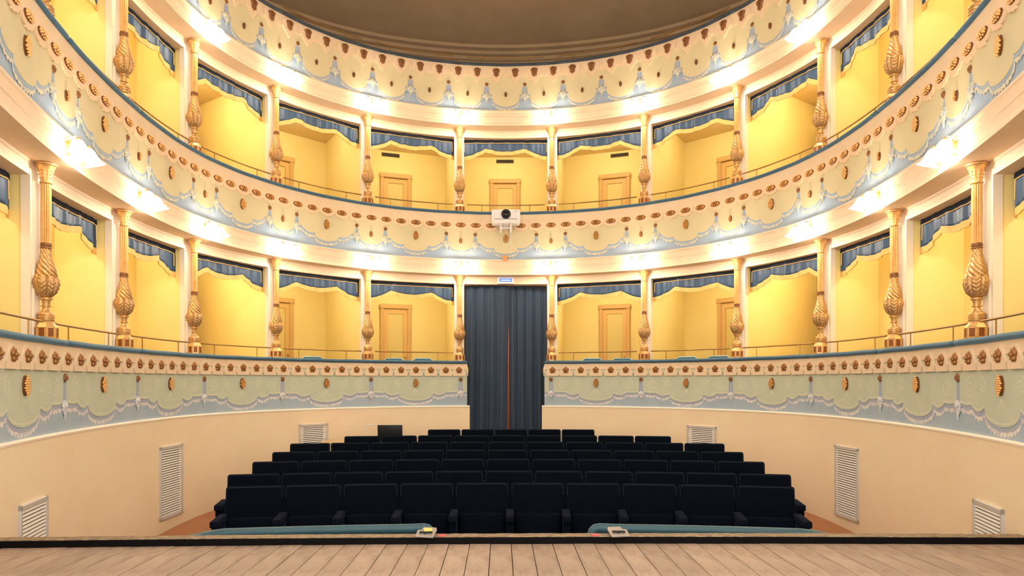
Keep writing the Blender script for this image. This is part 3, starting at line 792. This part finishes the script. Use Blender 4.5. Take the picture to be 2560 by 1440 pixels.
# ------------------------------------------------------------------ doors, vents on the back walls of the boxes
def build_door(n, t, a, b, f, lab, w=0.52):
    A = Vector(ring(colpos(a), BACK[abs(a) - 1])[:2]); B = Vector(ring(colpos(b), BACK[abs(b) - 1])[:2])
    d = (B - A).normalized(); p = A + (B - A) * f
    root = empty('door_%d' % n, (p.x, p.y, BFLOOR + t * DZ + ZC), math.atan2(d.y, d.x))
    H = 1.94
    fr = join(rbox(0.07, 0.07, H, 0.01, 1, -w / 2 - 0.0, -0.025, H / 2), rbox(0.07, 0.07, H, 0.01, 1, w / 2, -0.025, H / 2), rbox(w + 0.09, 0.085, 0.085, 0.01, 1, 0, -0.03, H - 0.02))
    part('frame', fr, 'doorframe', root)
    lw = w - 0.07
    lf = part('leaf', join(box(0.075, 0.03, H - 0.07, -lw / 2 + 0.0375, -0.014, (H - 0.07) / 2), box(0.075, 0.03, H - 0.07, lw / 2 - 0.0375, -0.014, (H - 0.07) / 2),
                           box(lw - 0.15, 0.03, 0.085, 0, -0.014, H - 0.07 - 0.0425), box(lw - 0.15, 0.03, 0.14, 0, -0.014, 0.07)), 'doorleaf', root)
    part('panel', rbox(lw - 0.15, 0.012, H - 0.29, 0.004, 1, 0, -0.006, 0.14 + (H - 0.29) / 2), 'doorpanel', lf)
    part('knob', ball(0.016, lw / 2 - 0.035, -0.045, 0.95, 10, 6), 'brass', lf, 50)
    tag(root, lab, 'door', kind='structure')
def build_vent(t, a, b, f, z, lab):
    A = Vector(ring(colpos(a), BACK[abs(a) - 1])[:2]); B = Vector(ring(colpos(b), BACK[abs(b) - 1])[:2])
    d = (B - A).normalized(); p = A + (B - A) * f
    root = empty('wall_vent', (p.x, p.y, z + ZC), math.atan2(d.y, d.x))
    part('backing', box(0.33, 0.006, 0.062, 0, -0.004, 0), 'void', root)
    me = mesh_of('fin', box(0.006, 0.012, 0.056)); me.materials.append(M['ventdark'])
    for i in range(14):
        o = link('fin', me, root); o.location = (-0.146 + 0.0225 * i, -0.011, 0)
    part('frame', join(box(0.34, 0.012, 0.007, 0, -0.007, 0.0315), box(0.34, 0.012, 0.007, 0, -0.007, -0.0315), box(0.007, 0.012, 0.07, -0.167, -0.007, 0), box(0.007, 0.012, 0.07, 0.167, -0.007, 0)), 'ventdark', root)
    tag(root, lab, 'vent', 'dark air vents in the upper boxes')
dn = 0
for t in (0, 1):
    for (a, b) in BAYS:
        k = 0 if (a, b) == (-1, 1) else min(abs(a), abs(b))
        if k > 3 or (t == 0 and k == 0): continue
        f = {0: 0.5, 1: 0.46, 2: 0.43, 3: 0.27}[k]
        if k and a < 0: f = 1 - f
        dn += 1
        build_door(dn, t, a, b, f, 'narrow cream panelled door at the back of the %s box %s' % (TIERNAME[t], bayname(a, b)))
        if t == 1: build_vent(t, a, b, {0: 0.5, 1: 0.5, 2: 0.5, 3: 0.33}[k] if a > 0 or k == 0 else {1: 0.5, 2: 0.5, 3: 0.67}[k], 4.32, 'small dark air vent above the door of the upper box %s' % bayname(a, b))

# ------------------------------------------------------------------ wall lamps on the cornices
def shade_vf():
    prof = [(.017, 0), (.024, -.006), (.034, -.020), (.043, -.045), (.048, -.075), (.056, -.105), (.070, -.128), (.084, -.142)]
    md = lambda a, z, r: (0.10 * r * math.cos(8 * a)) * max(0, min(1, (-z - 0.03) / 0.11))
    v1 = lathe(prof, 48, md, capt=False, capb=True)
    v2 = lathe([(r - 0.004, z) for r, z in prof], 48, md, capt=False, capb=False)
    return join(v1, (v2[0], [q[::-1] for q in v2[1]]))
def build_lamp():
    root = empty('wall_lamp')
    ol = [(0.042 * math.sin(2 * PI * i / 20), 0.062 * math.cos(2 * PI * i / 20)) for i in range(20)]
    part('back_plate', domed(ol, 0.022, 3), 'goldpale', root, 60)
    part('finial', join(ball(0.016, 0, -0.03, 0.055, 10, 6, 1, 1, 1.4), ball(0.018, 0, -0.028, -0.055, 10, 6)), 'goldpale', root, 60)
    sm = mesh_of('shade', shade_vf(), 60); sm.materials.append(M['shade'])
    bm_ = mesh_of('bulb', ball(0.022, 0, 0, -0.075, 12, 8, 1, 1, 1.3), 60); bm_.materials.append(M['bulb'])
    for sx in (-1, 1):
        pts = []
        for k in range(13):
            t = k / 12; pts.append((sx * 0.10 * t ** 0.9, -0.02 - 0.102 * t, -0.035 + 0.115 * math.sin(PI * min(1, t * 1.02) * 0.80)))
        part('arm', tube(pts, [0.010 - 0.003 * k / 12 for k in range(13)], 8), 'armglass', root, 60)
        cur = [(sx * (0.04 + 0.028 * math.cos(k * 0.55)), -0.045 - 0.004 * k, -0.045 - 0.028 * math.sin(k * 0.55)) for k in range(9)]
        part('scroll', tube(cur, 0.005, 6), 'goldpale', root, 60)
        s = link('shade', sm, root); s.location = (sx * 0.104, -0.125, 0.038); s.rotation_euler = (math.radians(-14), math.radians(-16 * sx), 0)
        bl = link('bulb', bm_, s)
        part('gallery_cap', lathe([(.020, -.004), (.024, .004), (.020, .016), (.010, .022)], 16), 'goldpale', s, 50)
    return root
lamp_light = bpy.data.lights.new('lamp_light', 'POINT'); lamp_light.energy = LAMP_WATTS; lamp_light.color = LAMP_COLOR; lamp_light.shadow_soft_size = 0.05
lamp0 = build_lamp(); first = True
for t in (0, 1):
    for k in list(range(-6, 0)) + list(range(1, 7)):
        c = lamp0 if first else copy_tree(lamp0); first = False
        l, r = on_ring(colpos(k), -0.152, 1.905 + t * DZ); c.location = l; c.rotation_euler = (0, 0, r)
        tag(c, 'lit wall lamp with frosted tulip shades above the %s %s column %s of the curtain' % (ORD[abs(k) - 1], TIERNAME[t], side(k)), 'lamp', 'tulip wall lamps on the cornices')
for c in [o for o in C.objects if o.name.startswith('wall_lamp')]:
    lo = bpy.data.objects.new('lamp_light', lamp_light); C.objects.link(lo); lo.parent = c; lo.location = (0, -0.14, -0.125)

# ceiling lamps inside the boxes, behind the valances
boxlight = bpy.data.lights.new('box_light', 'POINT'); boxlight.energy = BOX_WATTS; boxlight.color = BOX_COLOR; boxlight.shadow_soft_size = 0.06
deeplight = boxlight.copy(); deeplight.energy = BOX_WATTS * 2.4
dome_me = mesh_of('lamp_dome', lathe([(.075, 0), (.075, -.012), (.060, -.034), (.03, -.045)], 24), 50); dome_me.materials.append(M['shade'])
for t in (0, 1):
    ceil_o = bpy.data.objects['ceiling_%s_boxes' % TIERNAME[t]]
    for (a, b) in BAYS:
        if t == 0 and (a, b) == (-1, 1): continue
        m = (colpos(a) + colpos(b)) / 2; off = 0.3 + 0.42 * (min(1.6, backoff(m)) - 0.3)
        l, r = on_ring(m, off, BCEIL + t * DZ)
        d = link('lamp_dome', dome_me, ceil_o); d.location = l
        lo = bpy.data.objects.new('box_light', boxlight if min(abs(a), abs(b)) > 3 else deeplight); C.objects.link(lo); lo.parent = ceil_o; lo.location = (l[0], l[1], l[2] - 0.11)

# ------------------------------------------------------------------ entrance curtain and vestibule light
def curtain(name, x0t, x1t, x0b, x1b, y0, ph, lab):
    V, F = [], []; nx, nz = 90, 40; z0, z1 = -1.50, 1.70
    for i in range(nx + 1):
        u = i / nx
        for j in range(nz + 1):
            v = j / nz; x = (x0t + (x1t - x0t) * u) * (1 - v) + (x0b + (x1b - x0b) * u) * v
            env = 0.5 + 0.5 * v
            y = y0 + env * (0.040 * math.sin(u * 27 + ph + 0.5 * math.sin(v * 2 + ph)) + 0.016 * math.sin(u * 55 + 2 * ph + v) + 0.010 * math.sin(u * 13 - ph + v * 1.5))
            V.append((x + 0.012 * env * math.cos(u * 27 + ph), y, z1 + (z0 - z1) * v + ZC))
    for i in range(nx):
        for j in range(nz): F.append((i * (nz + 1) + j, i * (nz + 1) + j + 1, (i + 1) * (nz + 1) + j + 1, (i + 1) * (nz + 1) + j))
    o = part(name, (V, F), 'curtain', smooth=80)
    s = o.modifiers.new('thickness', 'SOLIDIFY'); s.thickness = 0.006
    tag(o, lab, 'curtain', 'entrance curtain panels')
curtain('entrance_curtain', -0.72, 0.062, -0.74, 0.036, 11.83, 0.4, 'left panel of the dark slate blue entrance curtain')
curtain('entrance_curtain', 0.052, 0.72, 0.072, 0.74, 11.90, 2.1, 'right panel of the dark slate blue entrance curtain')
vl = bpy.data.lights.new('vestibule_light', 'POINT'); vl.energy = 32; vl.color = (1, 0.8, 0.55); vl.shadow_soft_size = 0.1
vo = bpy.data.objects.new('vestibule_light', vl); C.objects.link(vo); vo.location = (0.1, 12.45, 1.3 + ZC)

# emergency light over the curtain
em = empty('emergency_light', (0.0, 11.66, 1.71 + ZC))
part('housing', rbox(0.29, 0.05, 0.115, 0.01, 2, 0, 0, 0), 'plastic', em, 40)
lens_ = part('diffuser', rbox(0.21, 0.02, 0.052, 0.008, 2, 0, -0.025, 0.005), 'tube', em, 40)
part('tube', mv(tube([(-0.085, 0, 0), (0.085, 0, 0)], 0.008, 8), 0, -0.036, 0.004), 'tubeglow', lens_, 40)
tag(em, 'white emergency light with glowing blue tube above the entrance curtain', 'light fixture')

# ------------------------------------------------------------------ projector on the middle parapet
x, y, _, _ = ring(0, -0.30)
pj = empty('projector', (0.0, y - 0.05, 2.585 + ZC))
part('body', rbox(0.465, 0.32, 0.205, 0.022, 3, 0, 0.0, 0.10), 'plastic', pj, 40)
part('front_lip', rbox(0.37, 0.02, 0.035, 0.008, 2, 0, -0.158, -0.005), 'plastic', pj, 40)
part('front_groove', box(0.36, 0.006, 0.006, 0, -0.161, 0.045), 'lensring', pj)
lr = part('lens_ring', mv(lathe([(.078, 0), (.078, .012), (.060, .02), (.052, .006), (.0, .004)], 36, capt=False), 0, -0.158, 0.122, rx=PI / 2), 'lensring', pj, 40)
part('lens', mv(lathe([(.05, 0), (.044, .012), (.028, .020), (.004, .024)], 28), 0, -0.156, 0.122, rx=PI / 2), 'lens', lr, 60)
part('sensor', mv(lathe([(.008, 0), (.007, .004)], 12), 0.16, -0.158, 0.165, rx=PI / 2), 'lensring', pj)
br = part('mount', join(box(0.022, 0.022, 0.17, -0.082, -0.12, -0.085), box(0.022, 0.022, 0.17, 0.082, -0.12, -0.085), box(0.16, 0.012, 0.010, 0, -0.12, -0.10),
                        box(0.022, 0.30, 0.02, -0.082, 0.03, -0.02), box(0.022, 0.30, 0.02, 0.082, 0.03, -0.02), box(0.22, 0.03, 0.06, 0, 0.155, -0.02)), 'plastic', pj)
cp = [(0.062, -0.02, -0.02), (0.062, -0.01, -0.09), (0.066, 0.05, -0.16), (0.072, 0.10, -0.24), (0.082, 0.13, -0.30), (0.085, 0.145, -0.36), (0.07, 0.15, -0.44)]
part('cable', tube(cp, 0.004, 6), 'plastic', pj)
part('cable', tube([(0.05, -0.02, -0.02), (0.05, 0.0, -0.08), (0.052, 0.10, -0.14), (0.055, 0.14, -0.22)], 0.003, 6), 'darkmetal', pj)
tag(pj, 'white projector with black lens mounted on the middle parapet over the curtain', 'projector')
jb = empty('junction_box', (-0.012, ring(0, -0.172)[1], 2.055 + ZC))
part('box', rbox(0.078, 0.04, 0.085, 0.004, 1), 'wood', jb); part('lid_screw', mv(lathe([(.006, 0), (.005, .004)], 10), 0.02, -0.02, 0.02, rx=PI / 2), 'brass', jb)
part('wire', tube([(-0.035, 0, -0.036), (-0.2, 0.0, -0.034), (-0.40, 0.012, -0.03), (-0.62, 0.03, -0.02), (-0.66, 0.03, 0.01)], 0.004, 6), 'plastic', jb)
tag(jb, 'small tan wooden box under the projector with thin white wire', 'box')

# ------------------------------------------------------------------ louvred grilles in the stalls wall
def grille(s, z0, z1, lab, wd=0.50):
    x, y, tx, ty = ring(s, -0.152); h = z1 - z0
    root = empty('wall_grille', (x, y, z0 + ZC), math.atan2(ty, tx))
    b = 0.028
    part('frame', join(rbox(b, 0.03, h, 0.004, 1, -wd / 2 + b / 2, -0.006, h / 2), rbox(b, 0.03, h, 0.004, 1, wd / 2 - b / 2, -0.006, h / 2),
                       rbox(wd, 0.03, b * 1.3, 0.004, 1, 0, -0.006, h - b * .65), rbox(wd, 0.03, b * 1.3, 0.004, 1, 0, -0.006, b * .65)), 'alu', root)
    part('backing', box(wd - 0.02, 0.004, h - 0.02, 0, 0.0, h / 2), 'void', root)
    me = mesh_of('slat', mv(box(wd - 2 * b, 0.0025, 0.019), rx=math.radians(-34))); me.materials.append(M['slat'])
    n = int((h - 2.6 * b) / 0.0262)
    for i in range(n):
        o = link('slat', me, root); o.location = (0, -0.010, 1.3 * b + (i + 0.5) * (h - 2.6 * b) / n)
    tag(root, lab, 'grille', 'aluminium grilles in the stalls wall')
grille(-9.075, -1.62, -0.87, 'louvred aluminium grille low on the left wall, nearest the stage')
grille(-6.137, -1.56, -0.737, 'tall louvred aluminium grille in the left wall beside the front seats')
grille(-3.36, -1.15, -0.642, 'square louvred aluminium grille behind the rear seats on the left')
grille(3.40, -1.18, -0.672, 'square louvred aluminium grille behind the rear seats on the right')
grille(6.168, -1.575, -0.75, 'tall louvred aluminium grille in the right wall beside the front seats')
grille(9.01, -1.62, -0.905, 'louvred aluminium grille low on the right wall, nearest the stage')

# ------------------------------------------------------------------ stalls seats
SW = 0.52
def build_seat(right_arm):
    root = empty('theatre_seat')
    tilt = math.radians(-9)
    part('backrest', mv(rbox(SW - 0.012, 0.085, 0.47, 0.028, 3), 0, 0.065, 0.555, rx=tilt), 'seat', root, 50)
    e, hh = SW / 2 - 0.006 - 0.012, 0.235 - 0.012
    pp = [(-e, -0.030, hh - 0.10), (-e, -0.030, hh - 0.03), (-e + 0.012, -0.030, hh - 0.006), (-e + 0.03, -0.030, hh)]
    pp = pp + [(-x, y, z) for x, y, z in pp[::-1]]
    part('edge_sheen', mv(tube(pp, 0.0024, 6), 0, 0.055, 0.555, rx=tilt), 'edge_sheen', root, 50)  # added thin tube, paints the velvet's sheen along the backrest edge
    part('seat_pan', mv(rbox(SW - 0.10, 0.10, 0.36, 0.03, 3), 0, -0.065, 0.345, rx=math.radians(-10)), 'seat', root, 50)
    def arm(sx):
        a = part('armrest', join(rbox(0.072, 0.36, 0.055, 0.009, 2, sx * SW / 2, -0.168, 0.528)), 'seatarm', root, 50)
        part('side_panel', rbox(0.062, 0.31, 0.50, 0.012, 2, sx * SW / 2, -0.160, 0.25), 'seat', a, 50)
    arm(-1)
    if right_arm: arm(1)
    part('floor_rail', box(SW, 0.06, 0.03, 0, 0.0, 0.015), 'darkmetal', root)
    return root
sA = build_seat(False); sB = build_seat(True); usedA = usedB = False
ROWS = [(6.37, 10, 0.00, 1212), (7.10, 11, 0.0, 1181), (7.79, 11, 0.0, 1150.5), (8.45, 11, 0.0, 1127), (9.15, 11, 0.0, 1106.5), (9.86, 9, 0.014, 1090), (10.60, 5, 0.078, 1075)]
RN = ['front row', 'second row', 'third row', 'fourth row', 'fifth row', 'sixth row', 'last row']
for ri, (Y, n, cx, py) in enumerate(ROWS):
    ztop = (952 - py) / 1707 * Y; base = ztop - 0.785
    for i in range(n):
        lasts = i == n - 1
        if lasts: o = sB if not usedB else copy_tree(sB); usedB = True
        else: o = sA if not usedA else copy_tree(sA); usedA = True
        xx = (i - (n - 1) / 2) * SW; ang = xx / 13.5
        o.location = (cx + 13.5 * math.sin(ang), Y - 13.5 * (1 - math.cos(ang)) + 0.02, base + ZC + 0.0)
        o.rotation_euler = (0, 0, -ang)
        pos = 'leftmost' if i == 0 else ('rightmost' if lasts else ORD[i] + ' from the left')
        tag(o, 'navy velvet theatre seat, %s in the %s' % (pos, RN[ri]), 'seat', 'navy velvet stalls seats')

# ------------------------------------------------------------------ control desk at the back left
dk = empty('control_desk', (-2.02, 10.08, fz(10.24) + ZC))
part('desk_top', rbox(1.38, 0.36, 0.028, 0.006, 1, 0, 0, 0.672), 'desk', dk)
for sx in (-1, 1):
    for sy in (-1, 1): part('leg', box(0.04, 0.04, 0.658, sx * 0.65, sy * 0.14, 0.329), 'darkmetal', dk)
part('modesty_panel', box(1.26, 0.02, 0.4, 0, -0.14, 0.45), 'desk', dk)
tag(dk, 'low tan desk behind the seats at the back left', 'desk')
DT = fz(10.24) + ZC + 0.686
lp = empty('laptop', (-1.70, 9.98, DT), math.radians(3))
part('base', rbox(0.36, 0.24, 0.018, 0.006, 2, 0, 0.12, 0.009), 'screen', lp)
part('lid', mv(rbox(0.36, 0.012, 0.235, 0.006, 2, 0, 0, 0.118), 0, -0.005, 0.016, rx=math.radians(10)), 'screen', lp, 40)
tag(lp, 'open black laptop seen from behind on the back desk', 'laptop')
dl = empty('desk_lamp', (-2.06, 10.06, DT))
part('base', rbox(0.12, 0.08, 0.015, 0.006, 2, 0, 0, 0.0075), 'plastic', dl)
part('stem', tube([(0, 0, 0.01), (-0.015, 0, 0.12), (0.0, 0, 0.215), (0.02, 0, 0.232)], 0.005, 8), 'plastic', dl, 50)
part('head', mv(rbox(0.125, 0.04, 0.014, 0.006, 2, 0.06, 0, 0), 0.01, 0, 0.236, ry=math.radians(-8)), 'plastic', dl, 40)
tag(dl, 'slim white desk lamp next to the black laptop', 'lamp')
rt = empty('wireless_receiver', (-1.42, 10.0, DT))
part('body', rbox(0.10, 0.10, 0.03, 0.006, 2, 0, 0, 0.016), 'screen', rt); part('antenna', tube([(0.03, 0, 0.03), (0.032, 0, 0.10)], [0.006, 0.004], 8), 'screen', rt)
tag(rt, 'small black receiver with short aerial right of the laptop', 'receiver')

# ------------------------------------------------------------------ chairs in the lower boxes
def build_chair():
    root = empty('box_chair')
    ol = [(-.17, -.13), (.17, -.13), (.185, -.02), (.17, .085), (.12, .12), (-.12, .12), (-.17, .085), (-.185, -.02)]
    sl = slab(ol, 0.03)
    bk = part('backrest', mv(sl, 0, 0.0, 0.765), 'chairblue', root)
    rim = [(x * 1.02, -0.015, z * 1.03 + 0.765) for x, z in ol[2:]] ; rim = rim[:6]
    part('edge_piping', tube(rim, 0.009, 6), 'chairtrim', bk, 50)
    part('seat', rbox(0.40, 0.38, 0.05, 0.02, 2, 0, -0.20, 0.45), 'chairblue', root, 40)
    for sx in (-1, 1):
        part('leg', tube([(sx * 0.17, -0.36, 0.0), (sx * 0.17, -0.34, 0.44)], 0.011, 8), 'brass', root)
        part('leg', tube([(sx * 0.17, 0.04, 0.0), (sx * 0.165, -0.01, 0.44), (sx * 0.16, -0.005, 0.68)], 0.011, 8), 'brass', root)
    return root
ch0 = build_chair(); firstc = True
for (px, yy, lab) in [(984, 11.95, 'pale blue chair back just above the lower parapet, second left of the curtain'), (1057, 12.0, 'pale blue chair back just above the lower parapet, first left of the curtain'),
                      (780, 11.15, 'pale blue chair back in the second lower box left of the curtain'),
                      (1481, 12.0, 'pale blue chair back just above the lower parapet, first right of the curtain'), (1556, 11.95, 'pale blue chair back just above the lower parapet, second right of the curtain'),
                      (1717, 11.25, 'pale blue chair back, left one in the second lower box right of the curtain'), (1797, 10.85, 'pale blue chair back, right one in the second lower box right of the curtain')]:
    c = ch0 if firstc else copy_tree(ch0); firstc = False
    xw = (px - 1251) / 1707 * yy - 0.09
    c.location = (xw, yy, BFLOOR + ZC + 0.004); c.rotation_euler = (0, 0, -math.atan2(xw, yy - 5) * 0.9)
    tag(c, lab, 'chair', 'blue chairs in the lower boxes')

# ------------------------------------------------------------------ stage
STZ = -1.025
def lipY(x): X = x + 0.09; return 4.285 + 0.0158 * X - 0.0065 * X * X
st = part('floor_stage', box(6.4, 3.3, 0.05, 0, 2.5, STZ - 0.075 + ZC), 'black'); tag(st, 'worn wooden plank stage floor in the foreground', 'stage floor', kind='structure')
PW = 0.13
for i in range(-24, 25):
    x0 = i * PW + 0.045 - PW / 2; x1 = x0 + PW - 0.0042
    dzp = random.uniform(-0.0012, 0.0012)
    v = [(x0, 0.9), (x1, 0.9), (x1, lipY(x1)), (x0, lipY(x0))]
    V = [(x - (x0 + x1) / 2, y - 2.5, -0.02) for x, y in v] + [(x - (x0 + x1) / 2, y - 2.5, dzp) for x, y in v]
    # eased top edges
    V += [(x - (x0 + x1) / 2 + (0.0015 if k in (0, 3) else -0.0015), y - 2.5, dzp + 0.001) for k, (x, y) in enumerate(v)]
    F = [(0, 1, 5, 4), (1, 2, 6, 5), (2, 3, 7, 6), (3, 0, 4, 7), (4, 5, 9, 8), (5, 6, 10, 9), (6, 7, 11, 10), (7, 4, 8, 11), (8, 9, 10, 11)]
    part('plank', (V, F), 'plank', st, loc=((x0 + x1) / 2, 2.5, STZ + ZC))
# apron front
def lipsweep(prof, m, nm, parent=None, x0=-3.22, x1=3.22, rough=0.0):
    V, F = [], []; n = int((x1 - x0) / 0.04); k = len(prof); rr = random.Random(3)
    for i in range(n + 1):
        x = x0 + (x1 - x0) * i / n
        for (d, z) in prof: V.append((x, lipY(x) + d, z + STZ + ZC + rr.uniform(-rough, rough)))
    for i in range(n):
        for j in range(k): F.append((i * k + j, i * k + (j + 1) % k, (i + 1) * k + (j + 1) % k, (i + 1) * k + j))
    F += [tuple(range(k))[::-1], tuple(n * k + j for j in range(k))]
    return part(nm, (V, F), m, parent)
lp_ = lipsweep([(0.0, -0.02), (0.0, 0.040), (0.012, 0.044), (0.10, 0.044), (0.10, -0.02)], 'black', 'stage_lip')
lipsweep([(0.006, 0.0405), (0.010, 0.046), (0.096, 0.046), (0.10, 0.040)], 'lip', 'worn_top', lp_, rough=0.0012)
tag(lp_, 'raised black batten with worn top edge along the stage front', 'batten')
af = lipsweep([(0.02, -0.02), (0.08, -0.02), (0.08, -1.0), (0.02, -1.0)], 'black', 'wall_stage_front'); tag(af, 'black front wall of the stage below the batten', 'wall', kind='structure')
# metal clips on the batten
def clip(px, lab, flip, sticker):
    x = (px - 1251) / 1707 * 4.33 - 0.09
    root = empty('metal_clip', (x, lipY(x) + 0.04, STZ + 0.047 + ZC))
    ol = [(-.062, -.040), (.052, -.046), (.066, .012), (.060, .032), (-.020, .036), (-.030, .016), (-.055, .012)]
    if flip: ol = [(-a, b) for a, b in ol][::-1]
    V = [(a, b * 1.6, -0.002) for a, b in ol] + [(a, b * 1.6, 0.004) for a, b in ol]; n = len(ol)
    F = [tuple(range(n))[::-1], tuple(range(n, 2 * n))] + [(i, (i + 1) % n, n + (i + 1) % n, n + i) for i in range(n)]
    pl = part('plate', mv((V, F), 0, 0.0, 0.022, rx=math.radians(16)), 'plate', root)
    part('screw', mv(lathe([(.006, 0), (.005, .004)], 10), -0.005, -0.03, 0.019, rx=math.radians(16)), 'darkmetal', pl)
    part('foot', box(0.08, 0.05, 0.03, 0, 0.0, 0.013), 'darkmetal', root)
    if sticker: part('sticker', mv(box(0.05, 0.06, 0.001, 0.0, 0, 0), 0.012, 0.01, 0.0305, rx=math.radians(16), rz=0.2), 'yellowtape', pl)
    tag(root, lab, 'clip')
clip(1066, 'metal clip plate with yellow sticker on the stage batten, left', False, True)
clip(1546, 'plain metal clip plate on the stage batten, right', True, False)
for px, lab in ((1106, 'strip of red tape beside the left metal clip'), (1487, 'strip of red tape left of the plain metal clip')):
    x = (px - 1251) / 1707 * 4.33 - 0.09
    o = part('red_tape', rbox(0.046, 0.05, 0.004, 0.0015, 1), 'redtape', loc=(x, lipY(x) + 0.035, STZ + 0.0485 + ZC)); tag(o, lab, 'tape', 'red tape marks on the batten')

# ------------------------------------------------------------------ padded rails of the orchestra pit
def pit_rail(sg, lab):
    root = empty('pit_rail', (sg * 1.3, 4.95, -1.9 + ZC))
    xi = 0.566 if sg < 0 else 0.548
    zt = -1.055
    path = []
    inn = [(xi + 0.038, 5.02, zt - 0.17), (xi + 0.038, 5.02, zt - 0.075), (xi + 0.044, 5.02, zt - 0.050), (xi + 0.060, 5.02, zt - 0.035), (xi + 0.085, 5.02, zt - 0.03)]
    path += inn
    for i in range(1, 13):
        x = xi + 0.085 + (2.03 - xi - 0.085) * i / 12; path.append((x, 5.02 - 0.042 * x * x, zt - 0.03))
    path += [(2.10, 4.80, zt - 0.03), (2.22, 4.60, zt - 0.032), (2.30, 4.47, zt - 0.034)]
    pts = [(sg * x - sg * 1.3, y - 4.95, z + 1.9) for x, y, z in path]
    rr = [0.038] * len(pts)
    tb = tube(pts[:-3], rr[:-3], 14)
    part('padding', tb, 'teal', root, 60)
    part('return_padding', tube([pts[-4]] + pts[-3:], 0.0395, 14), 'teal', root, 60)
    V, F = [], []; P = [(sg * x - sg * 1.3, y - 4.95) for x, y, z in path[5:]]
    P = [(sg * (xi + 0.03) - sg * 1.3, 5.02 - 4.95)] + P
    for (x, y) in P: V += [(x, y, zt - 0.06 + 1.9), (x, y, 0.1), (x, y + 0.03, 0.1), (x, y + 0.03, zt - 0.06 + 1.9)]
    for k in range(len(P) - 1):
        for j in range(4): F.append((4 * k + j, 4 * k + (j + 1) % 4, 4 * k + 4 + (j + 1) % 4, 4 * k + 4 + j))
    F += [(3, 2, 1, 0), tuple(4 * (len(P) - 1) + j for j in range(4))]
    part('panel', (V, F), 'black', root)
    tag(root, lab, 'rail', 'padded rails in front of the stage')
pit_rail(-1, 'padded teal rail in front of the stage, left of the gap')
pit_rail(1, 'padded teal rail in front of the stage, right of the gap')
